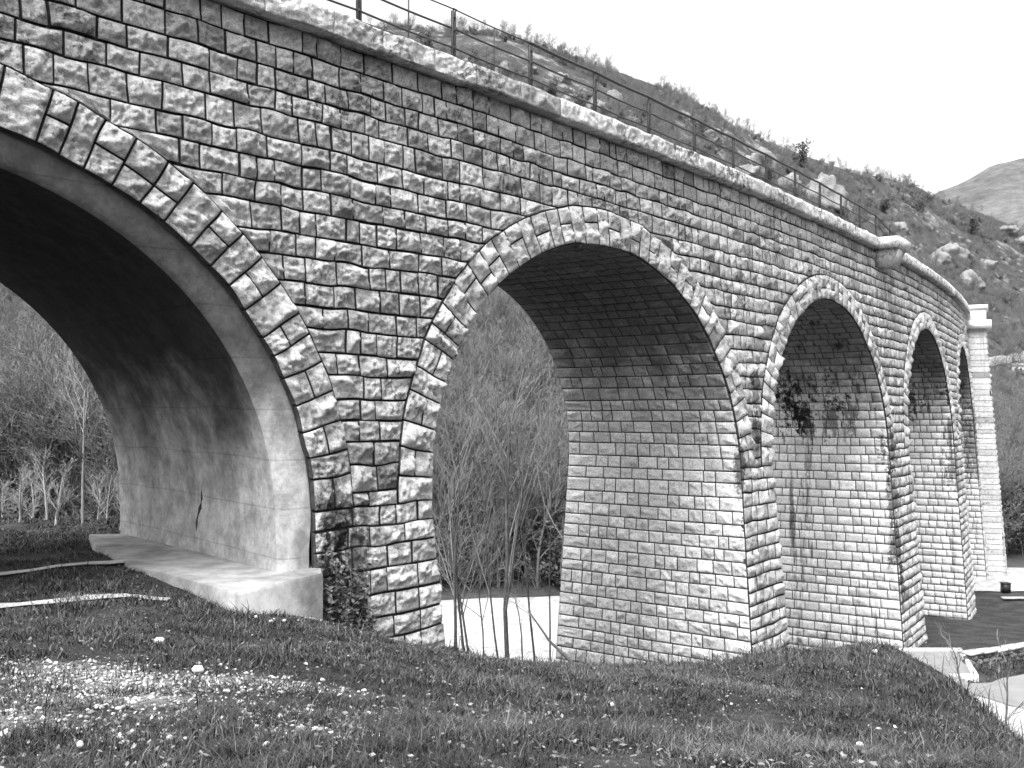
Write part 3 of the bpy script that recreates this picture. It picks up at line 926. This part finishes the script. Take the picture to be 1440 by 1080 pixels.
# --- brush and trees over the hillside
def variant(kind, seed):
    global rng
    keep = rng; rng = np.random.default_rng(seed); random.seed(seed)
    at, ac = Acc(), Acc()
    if kind == 'tree':
        limb(at, ac, np.zeros(3), np.array([0, 0, 1.]), 5.2, .075, 0, dict(wig=.08, up=.05, depth=3, nb=[13, 7, 4], spread=1.1, t0=.25, rmin=.016, trunk_d=1))
    elif kind == 'bush':
        for k in range(7):
            d = np.array([rng.normal() * .5, rng.normal() * .5, 1.])
            limb(at, ac, rng.normal(size=3) * np.array([.25, .25, 0]), d, random.uniform(1.6, 2.6), .03, 0, dict(wig=.12, up=.03, depth=2, nb=[9, 6], spread=1.2, t0=.1, rmin=.016, trunk_d=0))
    else:
        for k in range(5):
            d = np.array([rng.normal() * .55, rng.normal() * .55, 1.])
            limb(at, ac, rng.normal(size=3) * np.array([.2, .2, 0]), d, random.uniform(1.3, 2.5), .05, 0, dict(wig=.1, up=.04, depth=1, nb=[8], spread=1.3, t0=.05, rmin=.02, trunk_d=0))
        c = np.concatenate(ac.v)[::3]
        acl = Acc(); leaf_cloud(acl, c, 2200, .13); ac = acl
    rng = keep
    return at, ac
VAR = []
def variant_mesh(kind, seed):
    at, ac = variant(kind, seed)
    t = at.build('trunk', M_TWIG); c = ac.build('crown', M_LEAF if kind == 'evergreen' else M_TWIG)
    for o in (t, c): COL.objects.unlink(o)
    return kind, t, c
for k, sd in (('tree', 11), ('tree', 12), ('tree', 13), ('tree', 14), ('bush', 21), ('bush', 22), ('bush', 23), ('evergreen', 31), ('evergreen', 32)):
    VAR.append(variant_mesh(k, sd))
random.seed(99); rng = np.random.default_rng(99)

def place_variant(vi, loc, sc, rz, name, label, cat, group):
    k, t, c = VAR[vi]
    e = empty(name, tuple(loc)); e.scale = (sc, sc, sc * random.uniform(.9, 1.15)); e.rotation_euler = (0, 0, rz)
    tag(e, label, cat, group)
    for src in (t, c):
        o = src.copy(); link(o, e)
    return e

# scatter: denser and nearer ones first
NP = 30000
yy = np.concatenate([52 + (330 - 52) * rng.random(14000) ** 1.9, rng.uniform(95, 330, 16000)])
aa = np.concatenate([rng.uniform(-.62, .62, 14000), rng.uniform(-.2, .56, 16000)])
zz = hill_z(aa * yy, yy)
foot = np.interp(aa, [-.6, -.1, .12, .35, .5, .7], [47, 51, 53, 66, 72, 72])
clump = fbm(np.stack([aa * yy / 14, yy / 14, 0 * yy], 1), 3)
smooth_part = (aa > .40) & (yy < 190)
ok = (yy > foot + 1.5) & (clump > -.22 - .5 * (yy < 100)) & (~smooth_part | (rng.random(NP) < .12) | (yy < foot + 9))
yy, aa, zz = yy[ok], aa[ok], zz[ok]
vis = np.ones(len(yy), bool)
order = np.argsort(yy)
yy, aa, zz = yy[order], aa[order], zz[order]
# the stretches of hill that the arches and the skyline show
px = 720 + aa * FXP
inview = ((px < 190) & (px > -30)) | ((px > 610) & (px < 800)) | (px > 1385) & (px < 1470)
idx_ind = np.where(inview)[0][:230]
is_ind = np.zeros(len(yy), bool); is_ind[idx_ind] = True
kinds = np.where(zz > 12, rng.choice(9, len(yy), p=[.05, .05, .05, .05, .25, .23, .22, .05, .05]), rng.choice(9, len(yy), p=[.15, .15, .13, .13, .12, .11, .1, .06, .05]))
LAB = {'tree': ('bare_tree', 'leafless grey tree among brush on the slope across the river', 'tree', 'leafless trees on the slope across the river'),
       'bush': ('bush', 'leafless twiggy bush on the slope across the river', 'bush', 'leafless bushes on the slope across the river'),
       'evergreen': ('evergreen_bush', 'dark evergreen bush among bare brush across the river', 'bush', 'dark evergreen bushes across the river')}
for i in idx_ind:
    k = VAR[kinds[i]][0]; nm, lab, cat, grp = LAB[k]
    place_variant(int(kinds[i]), (aa[i] * yy[i], yy[i], zz[i] - .15), random.uniform(.7, 1.25) * (1.15 if k == 'tree' else 1.), random.uniform(0, 6.3), nm, lab, cat, grp)

def scatter(name, P, sc, rz, vi, pairs):
    me = bpy.data.meshes.new(name); me.from_pydata([tuple(p) for p in P], [], [])
    for nm, arr, ty in (('sc', sc, 'FLOAT'), ('rz', rz, 'FLOAT'), ('vi', vi, 'INT')):
        a_ = me.attributes.new(nm, ty, 'POINT'); a_.data.foreach_set('value', np.asarray(arr, np.int32 if ty == 'INT' else np.float32))
    o = link(bpy.data.objects.new(name, me))
    ng = bpy.data.node_groups.new(name + '_scatter', 'GeometryNodeTree')
    ng.interface.new_socket('Geometry', in_out='INPUT', socket_type='NodeSocketGeometry')
    ng.interface.new_socket('Geometry', in_out='OUTPUT', socket_type='NodeSocketGeometry')
    gi, go = ng.nodes.new('NodeGroupInput'), ng.nodes.new('NodeGroupOutput')
    g2i = ng.nodes.new('GeometryNodeGeometryToInstance')
    for (t, c) in pairs:
        j = ng.nodes.new('GeometryNodeJoinGeometry')
        for ob in (t, c):
            oi = ng.nodes.new('GeometryNodeObjectInfo'); oi.inputs['Object'].default_value = ob
            ng.links.new(oi.outputs['Geometry'], j.inputs[0])
        g1 = ng.nodes.new('GeometryNodeGeometryToInstance'); ng.links.new(j.outputs[0], g1.inputs[0])
        ng.links.new(g1.outputs[0], g2i.inputs[0])
    # g2i joins them all; use its children through a plain join of instances instead
    jn = ng.nodes.new('GeometryNodeJoinGeometry')
    for l in list(g2i.inputs[0].links):
        ng.links.new(l.from_socket, jn.inputs[0])
    ng.nodes.remove(g2i)
    ip = ng.nodes.new('GeometryNodeInstanceOnPoints'); ip.inputs['Pick Instance'].default_value = True
    def attr(nm, ty):
        n_ = ng.nodes.new('GeometryNodeInputNamedAttribute'); n_.data_type = ty; n_.inputs['Name'].default_value = nm; return n_.outputs['Attribute']
    cx = ng.nodes.new('ShaderNodeCombineXYZ'); ng.links.new(attr('rz', 'FLOAT'), cx.inputs[2])
    er = ng.nodes.new('FunctionNodeEulerToRotation'); ng.links.new(cx.outputs[0], er.inputs[0])
    ng.links.new(gi.outputs[0], ip.inputs['Points']); ng.links.new(jn.outputs[0], ip.inputs['Instance'])
    ng.links.new(attr('vi', 'INT'), ip.inputs['Instance Index']); ng.links.new(er.outputs[0], ip.inputs['Rotation'])
    ng.links.new(attr('sc', 'FLOAT'), ip.inputs['Scale']); ng.links.new(ip.outputs[0], go.inputs[0])
    m = o.modifiers.new('scatter', 'NODES'); m.node_group = ng
    tag(o, kind='stuff'); return o
rest = ~is_ind
upper = np.interp(zz, [2, 14], [1., .5])
scatter('brushwood', np.stack([aa * yy, yy, zz - .15], 1)[rest], (rng.uniform(.65, 1.25, len(yy)) * upper)[rest], rng.uniform(0, 6.3, rest.sum()), kinds[rest], [(t, c) for _, t, c in VAR])

# single dark evergreens one can pick out above the railing
for (u, v, s_) in [(1128, 232, 2.2), (675, 98, 2.2), (777, 132, 1.7), (813, 150, 1.9), (903, 173, 1.6), (1243, 296, 1.7), (1293, 296, 1.8), (1077, 254, 1.5), (983, 186, 1.6), (1215, 300, 1.5), (1365, 325, 1.7), (600, 70, 2.), (1405, 775, 2.0), (1425, 772, 2.2), (1440, 768, 2.4), (1400, 745, 1.6)]:
    p = cast(u, v, y0=60)
    place_variant(7 + (u % 2), p + np.array([0, 0, -.3]), s_ * .5 * p[1] / 130 if v < 500 else s_ * .8, random.uniform(0, 6), 'evergreen_bush',
                  'dark evergreen bush standing out on the rocky slope above the railing' if v < 500 else 'dark bushy evergreen beside the pale lot past the last pier', 'bush',
                  'dark evergreens on the rocky slope' if v < 500 else 'dark evergreens by the pale lot')

# --- rocks
def rock_mesh(acc, size, seed, sub=3, rough=.35, tone=1.):
    import bmesh
    bm = bmesh.new(); bmesh.ops.create_icosphere(bm, subdivisions=sub, radius=1.)
    P = np.array([v.co[:] for v in bm.verts]); T = np.array([[v.index for v in f.verts] for f in bm.faces]); bm.free()
    r_ = np.random.default_rng(seed)
    for k in range(9):                 # cut flat faces
        n_ = r_.normal(size=3); n_ /= np.linalg.norm(n_); h = r_.uniform(.55, .9)
        dd = P @ n_; P = P - np.outer(np.maximum(dd - h, 0), n_)
    P = P * (1 + rough * (fbm(P * 1.9 + seed, 5, .6) - .35 * np.abs(vnoise(P * 4.3 + seed)))[:, None])
    P = P * np.array(size)
    acc.tris(P, T, tone)
M_CRAG = stone_mat('hillside_limestone', .36, .3, (.47, .56), .3)
M_PEB = plain('white_pebble', .50, .6, 1.2, 30., .004, .9, True)
for k, (u, v, wpx, hpx) in enumerate([(710, 102, 34, 22), (790, 108, 26, 16), (838, 150, 34, 26), (863, 138, 26, 20), (800, 140, 30, 18), (888, 172, 22, 16), (1000, 194, 30, 18), (1050, 245, 40, 22), (1075, 236, 54, 40),
        (1112, 262, 30, 26), (1160, 283, 62, 54), (1190, 300, 26, 26), (1267, 322, 34, 20), (1318, 366, 40, 22), (1342, 362, 40, 30), (1367, 398, 36, 30), (1420, 326, 30, 12), (1436, 340, 26, 12), (745, 96, 24, 14), (940, 176, 20, 12), (570, 62, 22, 14), (655, 88, 24, 14), (1392, 372, 26, 16)]):
    p = cast(u, v, y0=70)
    sz = p[1] / FXP * 1.15
    acc = Acc(); rock_mesh(acc, (wpx * sz * .56, wpx * sz * .45, hpx * sz * .62), 40 + k, 4, .45)
    o = acc.build('rock_outcrop', M_CRAG, None, False, None); o.location = p; o.rotation_euler = (random.uniform(-.2, .2), random.uniform(-.2, .2), random.uniform(0, 6))
    tag(o, 'pale limestone outcrop among the brush on the hill above the railing', 'rock', 'pale outcrops on the hillside')

def ground_cast(u, v): 
    return cast(u, v, lambda x, y: local_z(x, y), 3., 40., .03)
GL = ['largest white stone lying alone in the grass below the slab', 'flat white stone in the grass just right of the stony patch', 'rounded pale stone at the lower left corner',
      'pale stone at the stony patch edge, near the middle foreground', 'small white stone in the grass below the largest one', 'pale stone half sunk in the bottom left grass',
      'small pale stone close under the footing slab', 'pale stone beside the footing slab, in a short row', 'small white stone, last in the row beside the slab', 'pale flat stone near the bottom edge of the grass', 'small pale stone at the middle of the bottom edge',
      'single pale stone in the dark grass before the second pier', 'white stone on the bank in front of the second arch', 'small pale stone on the right of the dark grass', 'white stone among weeds before the pit']
for k, (u, v, wpx) in enumerate([(282, 946, 19), (322, 976, 12), (12, 1042, 26), (228, 905, 18), (314, 1016, 11), (118, 1052, 14), (362, 870, 7), (384, 877, 9), (402, 876, 8), (242, 1044, 13), (378, 1052, 12), (860, 993, 9), (746, 1020, 8), (1205, 1050, 13), (1227, 917, 10)]):
    p = ground_cast(u, v); sz = p[1] / FXP * wpx
    acc = Acc(); rock_mesh(acc, (sz * .55, sz * .42, sz * .36), 200 + k, 2, .3)
    o = acc.build('stone', M_PEB); o.location = p + np.array([0, 0, sz * .12 + .03]); o.rotation_euler = (.1, .2, k)
    tag(o, GL[k], 'stone')

# loose gravel in the bare patches
acc = Acc()
n0 = 60000
gx = rng.uniform(-6, 1.5, n0); gy = rng.uniform(4.2, 16, n0)
keep = rng.random(n0) < np.clip(stony(gx, gy) - .12, 0, 1) ** 1.3 * .85
gx, gy = gx[keep], gy[keep]
ex = rng.uniform(-4, 6, 500); ey = rng.uniform(4.4, 20, 500)
gx, gy = np.concatenate([gx, ex]), np.concatenate([gy, ey])
gz_ = ground_z(gx, gy)
n = len(gx)
oc = np.array([[1, 0, 0], [0, 1, 0], [-1, 0, 0], [0, -1, 0], [0, 0, 1], [0, 0, -1], ], float)
ot = np.array([[0, 1, 4], [1, 2, 4], [2, 3, 4], [3, 0, 4], [1, 0, 5], [2, 1, 5], [3, 2, 5], [0, 3, 5]])
S_ = (.007 + .026 * rng.random(n) ** 2.6)[:, None, None] * rng.uniform(.55, 1.25, (n, 1, 3)) * np.array([1.15, 1., .62])
Pp = (oc[None] + rng.normal(size=(n, 6, 3)) * .22) * S_
an = rng.uniform(0, 6.3, n); ca, sa = np.cos(an)[:, None], np.sin(an)[:, None]
Pp = np.stack([Pp[..., 0] * ca - Pp[..., 1] * sa, Pp[..., 0] * sa + Pp[..., 1] * ca, Pp[..., 2]], -1) + np.stack([gx, gy, gz_ + .008], 1)[:, None]
acc.tris(Pp.reshape(-1, 3), (ot[None] + 6 * np.arange(n)[:, None, None]).reshape(-1, 3), np.repeat(rng.uniform(.35, 1.25, n), 6))
tag(acc.build('gravel', M_PEB), kind='stuff')

# --- grass
def in_poly(x, y, poly):
    c_ = np.zeros(x.shape, bool); m = len(poly)
    for i in range(m):
        x1, y1 = poly[i]; x2, y2 = poly[(i + 1) % m]
        t = ((y1 > y) != (y2 > y)) & (x < (x2 - x1) * (y - y1) / (y2 - y1 + 1e-12) + x1)
        c_ ^= t
    return c_
NB = 620000
rr = 4.3 + (34 - 4.3) * rng.random(NB) ** 1.35
th = rng.uniform(-.66, .62, NB)
gx, gy = rr * np.sin(th), rr * np.cos(th)
cl = fbm(np.stack([gx * 1.6, gy * 1.6, 0 * gx], 1), 3); c2 = fbm(np.stack([gx * .45 + 9, gy * .45, 0 * gx], 1), 2)
stn = stony(gx, gy)
ok = rng.random(NB) > stn * .9 - .05
ok &= ~in_poly(gx, gy, [p for p in pl]) 
for poly in ([(10.3, 25.6), (24, 33.5), (24, 27.5), (10.6, 23.7)], [(9.6, 23.6), (24, 27.4), (24, 14), (8.6, 13)], [(10.1, 27.2), (12.6, 27.2), (13.4, 30.6), (10.9, 30.6)]):
    ok &= ~in_poly(gx, gy, poly)
for (poly, keepp) in (([(-14, 8.4), (-4.6, 13.95), (-4.75, 14.15), (-14.2, 8.9)], .8), ([(-16, 11.6), (-6.0, 16.55), (-6.15, 16.85), (-16.2, 11.95)], .4)):
    ok &= ~(in_poly(gx, gy, poly) & (rng.random(NB) > keepp))
# nothing grows in the masonry
thp = np.arctan2(gy - CY, gx - CX); sp = (thp - TH0) * R; dp = np.hypot(gx - CX, gy - CY) - R
ok &= ~((dp < .55) & (dp > -6) & ((sp > -.6) & (sp < 2.3) | (sp > 13.7) & (sp < 16.8)))
ok &= (rng.random(NB) < .62 + .6 * cl + .2)
gx, gy, rr, cl, c2, sp, dp = gx[ok], gy[ok], rr[ok], cl[ok], c2[ok], sp[ok], dp[ok]
n = len(gx); gz_ = ground_z(gx, gy)
hgt = (.018 + .035 * rng.random(n)) * (1 + 1.1 * cl + .6 * c2) + .008
right = np.clip((gx - 2.5) / 4, 0, 1)
hgt = hgt * (1 + .8 * right * rng.random(n))
tall = rng.random(n) < .002 + .006 * right + .035 * ((gy > 16.5) & (gx > -2)) + .02 * (np.abs(np.hypot(gx + 4.2, gy - 14.2)) < 1.)
hgt = np.where(tall, hgt * rng.uniform(2, 4.5, n), hgt)
tuft = fbm(np.stack([gx * 5.5, gy * 5.5, 0 * gx + 3], 1), 2)
hgt = hgt * (1 + 1.0 * np.clip(tuft - .12, 0, 1) * 2)
wd = (.0012 + .00030 * rr) * rng.uniform(.7, 1.4, n)
an = rng.uniform(0, 6.28, n); bend = rng.uniform(.3, 1.9, n) * hgt
dx, dy = np.cos(an), np.sin(an)
px_, py_ = -dy * wd, dx * wd
base = np.stack([gx, gy, gz_ - .01], 1)
mid = base + np.stack([dx * bend * .3, dy * bend * .3, hgt * .6], 1)
tip = base + np.stack([dx * bend, dy * bend, hgt], 1)
pw = np.stack([px_, py_, 0 * px_], 1)
V = np.stack([base - pw, base + pw, mid - pw * .75, mid + pw * .75, tip], 1).reshape(-1, 3)
c3 = fbm(np.stack([gx * .9 + 40, gy * .9, 0 * gx], 1), 3)
dead = rng.random(n) < .2 + .3 * c2 + .7 * np.clip(c3 - .05, 0, 1) + .1 * right
tone = np.where(dead, rng.uniform(1.6, 4.2, n), rng.uniform(.5, 1.3, n))
acc = Acc(); k0 = acc.verts(V, np.repeat(tone, 5))
i5 = np.arange(n) * 5
acc.q.append(np.stack([i5, i5 + 1, i5 + 3, i5 + 2], 1)); acc.mi.append(np.zeros(n, int))
acc.t.append(np.stack([i5 + 2, i5 + 3, i5 + 4], 1)); acc.ti.append(np.zeros(n, int))
M_GRASS = plain('short_winter_grass', .026, .6, 1.5, 1.3, 0, .8, True)
tag(acc.build('grass', M_GRASS), kind='stuff')
# dead leaves lying in the grass
n = 9000
rr = 4.4 + 24 * rng.random(n) ** 1.5; th = rng.uniform(-.62, .6, n)
lx, ly = rr * np.sin(th), rr * np.cos(th)
ok = ~in_poly(lx, ly, pl); lx, ly = lx[ok], ly[ok]; n = len(lx)
c_ = np.stack([lx, ly, ground_z(lx, ly) + .02 + .03 * rng.random(n)], 1)
a_ = rng.normal(size=(n, 3)) * np.array([1, 1, .35]); a_ /= np.linalg.norm(a_, axis=1)[:, None]
b_ = np.cross(a_, np.array([0, 0, 1.]) + rng.normal(size=(n, 3)) * .4); b_ /= np.linalg.norm(b_, axis=1)[:, None]
s_ = rng.uniform(.008, .026, n)[:, None]
acc = Acc(); acc.quads(np.stack([c_ - a_ * s_, c_ + b_ * s_ * .6, c_ + a_ * s_, c_ - b_ * s_ * .6], 1).reshape(-1, 3), np.arange(n * 4).reshape(-1, 4), np.repeat(rng.uniform(.35, 1.2, n), 4))
tag(acc.build('dead_leaves', plain('dead_leaf', .16, .7, 1.3, 20., 0, .9, True)), kind='stuff')

# --- drain pit, rubble wall and the small things on the right
pit = empty('drain_pit', (11.6, 28.8, -7.0)); tag(pit, 'shallow rectangular concrete pit with pale rim below the grassy bank', 'concrete pit')
M_RIM = plain('pale_rim_concrete', .42, .85, 1.12, 4., .006)
M_PIT = plain('pit_concrete', .17, .8, 1.15, 2.5, .006)
cr = np.array([(10.35, 27.2), (12.35, 27.2), (13.25, 30.3), (11.05, 30.3)]); cc = cr.mean(0)
def rim(z0, z1, k0, k1):
    acc = Acc(); P = []
    for k_, z in ((k0, z0), (k0, z1), (k1, z1), (k1, z0)):
        for p in cr: P.append((*(cc + (p - cc) * k_), z))
    Q = []
    for a in range(3):
        for i in range(4):
            j = (i + 1) % 4; Q.append([a * 4 + i, a * 4 + j, a * 4 + 4 + j, a * 4 + 4 + i])
    acc.quads(np.array(P), Q); return acc
P0_ = np.array(pit.location)
o = rim(-7.8, -7.03, 1., .91).build('rim', M_RIM, pit); o.location = -P0_
acc = Acc(); acc.grid(np.array([[(*(cc + (cr[i] - cc) * .93), -7.2) for i in (0, 1)], [(*(cc + (cr[i] - cc) * .93), -7.1) for i in (3, 2)]])); o = acc.build('floor_slab', M_PIT, pit); o.location = -P0_
acc = Acc()
for k in range(70):
    t = k / 70; row = k % 3
    p = np.array([12.75, 28.9]) * (1 - t) + np.array([19., 32.3]) * t
    rk = Acc(); rock_mesh(acc, (.24, .2, .12), 300 + k, 2, .35, random.uniform(.4, .9))
    m = len(acc.v[-1]); acc.v[-1] = acc.v[-1] + np.array([p[0], p[1] + random.uniform(-.05, .05), -7.25 + row * .12])
wl = acc.build('rubble_wall', stone_mat('rubble', .16, .5)); tag(wl, 'low dark rubble wall running along the tarmac beside the concrete pit', 'wall')
acc = Acc()
for k in range(12):
    t = (k + .5) / 12; p = np.array([12.75, 28.9]) * (1 - t) + np.array([19., 32.3]) * t
    acc.box((p[0], p[1], -6.9 + random.uniform(-.03, .03)), .55, .36, .07, .5 + random.uniform(-.06, .06), random.uniform(.8, 1.1))
o = acc.build('cap', M_RIM); o.parent = wl
def lotbox(name, u, v, size, mat, lab, cat, parts=None):
    z = -10.6; y = z / ((575.3 - v) / FXP); x = (u - 720) / FXP * y
    e = empty(name, (x, y, gz1(x, y) + .06)); tag(e, lab, cat)
    for (nm, off, s_, m) in parts:
        acc = Acc(); acc.box((off[0], off[1], off[2] + s_[2] / 2), *s_); acc.build(nm, m, e)
M_BLACK = plain('black_bin', .02, .8, 1.2, 9., 0, .5)
lotbox('bin', 1411, 829, 1, None, 'small black bin at the edge of the pale lot past the last pier', 'bin', parts=[('body', (0, 0, 0), (.42, .4, .5), M_BLACK), ('lid', (0, 0, .503), (.47, .45, .05), M_BLACK)])
lotbox('plank', 1422, 838, 1, None, 'white slab lying on the dark meadow below the black bin', 'slab', parts=[('board', (0, 0, .05), (1.3, .35, .07), M_RIM), ('bearer', (.3, 0, 0), (.1, .3, .048), M_BLACK), ('bearer', (-.3, 0, 0), (.1, .3, .048), M_BLACK)])
# house and road on the far slope
p = cast(1432, 524, y0=90)
hs = empty('house', tuple(p)); hs.rotation_euler = (0, 0, -.3); tag(hs, 'tiny white house under the road on the far slope', 'house')
sh = p[1] / FXP
acc = Acc(); acc.box((0, 0, 4.5 * sh), 16 * sh, 10 * sh, 9 * sh); acc.build('wall', M_RIM, hs)
acc = Acc(); W_, D_, z0, z1 = 9 * sh, 6 * sh, 9.02 * sh, 13 * sh
acc.quads(np.array([(-W_, -D_, z0), (W_, -D_, z0), (W_, 0, z1), (-W_, 0, z1), (-W_, D_, z0), (W_, D_, z0)]), [[0, 1, 2, 3], [3, 2, 5, 4], [0, 4, 5, 1]]); acc.tris(np.array([(-W_, -D_, z0), (-W_, 0, z1), (-W_, D_, z0), (W_, -D_, z0), (W_, 0, z1), (W_, D_, z0)]), [[0, 1, 2], [3, 5, 4]]); acc.build('roof', M_PIT, hs)
for q in (-4, 3):
    acc = Acc(); acc.box((q * sh, -5.03 * sh, 4.5 * sh), 2.4 * sh, .1 * sh, 4 * sh); acc.build('window', M_BLACK, hs)
pa = [cast(u, v, y0=90) for u, v in ((1340, 519), (1392, 511), (1420, 504), (1445, 499), (1520, 486), (1600, 476))]
acc = Acc()
pa = np.array(pa)
tq = np.linspace(0, 5, 40); C = np.stack([np.interp(tq, range(6), pa[:, k]) for k in range(3)], 1)
C[:, 2] = hill_z(C[:, 0], C[:, 1])
acc.grid(np.stack([C + np.array([0, -1.6, -.6]), C + np.array([0, -1.5, .75]), C + np.array([0, 1.5, .85]), C + np.array([0, 2.4, -.3])]))
tag(acc.build('hillside_road', M_GRAVEL, None, True), kind='structure')

# ------------------------------------------------------------------ light, sky, camera
sun_el, sun_az = math.radians(60), math.radians(205)     # az measured from +Y clockwise
w = bpy.data.worlds.new('World'); SC.world = w; w.use_nodes = True
nt = w.node_tree; bg = nt.nodes['Background']
sky = nt.nodes.new('ShaderNodeTexSky'); sky.sky_type = 'NISHITA'; sky.sun_disc = False
sky.sun_elevation = sun_el; sky.sun_rotation = sun_az
sky.air_density = 1.6; sky.dust_density = 7.; sky.ozone_density = 1.
bw = nt.nodes.new('ShaderNodeRGBToBW')
nt.links.new(sky.outputs[0], bw.inputs[0]); nt.links.new(bw.outputs[0], bg.inputs['Color'])
bg.inputs['Strength'].default_value = .15
sl = bpy.data.lights.new('sun', 'SUN'); sl.energy = 1.2; sl.angle = math.radians(20); sl.color = (1, 1, 1)
so = bpy.data.objects.new('sun', sl); link(so)
dirv = Vector((math.sin(sun_az) * math.cos(sun_el), math.cos(sun_az) * math.cos(sun_el), math.sin(sun_el)))
so.rotation_euler = dirv.to_track_quat('Z', 'Y').to_euler()
cam = bpy.data.cameras.new('camera'); cam.lens = 36 * 1436 / 1440; cam.sensor_width = 36; cam.clip_end = 4000; cam.clip_start = .05
co = bpy.data.objects.new('camera', cam); link(co)
co.rotation_euler = (math.radians(90) + math.atan(35.3 / 1436), 0, 0)
SC.camera = co
SC.view_settings.view_transform = 'Standard'; SC.view_settings.look = 'None'
SC.view_settings.exposure = 1.75; SC.view_settings.gamma = 1
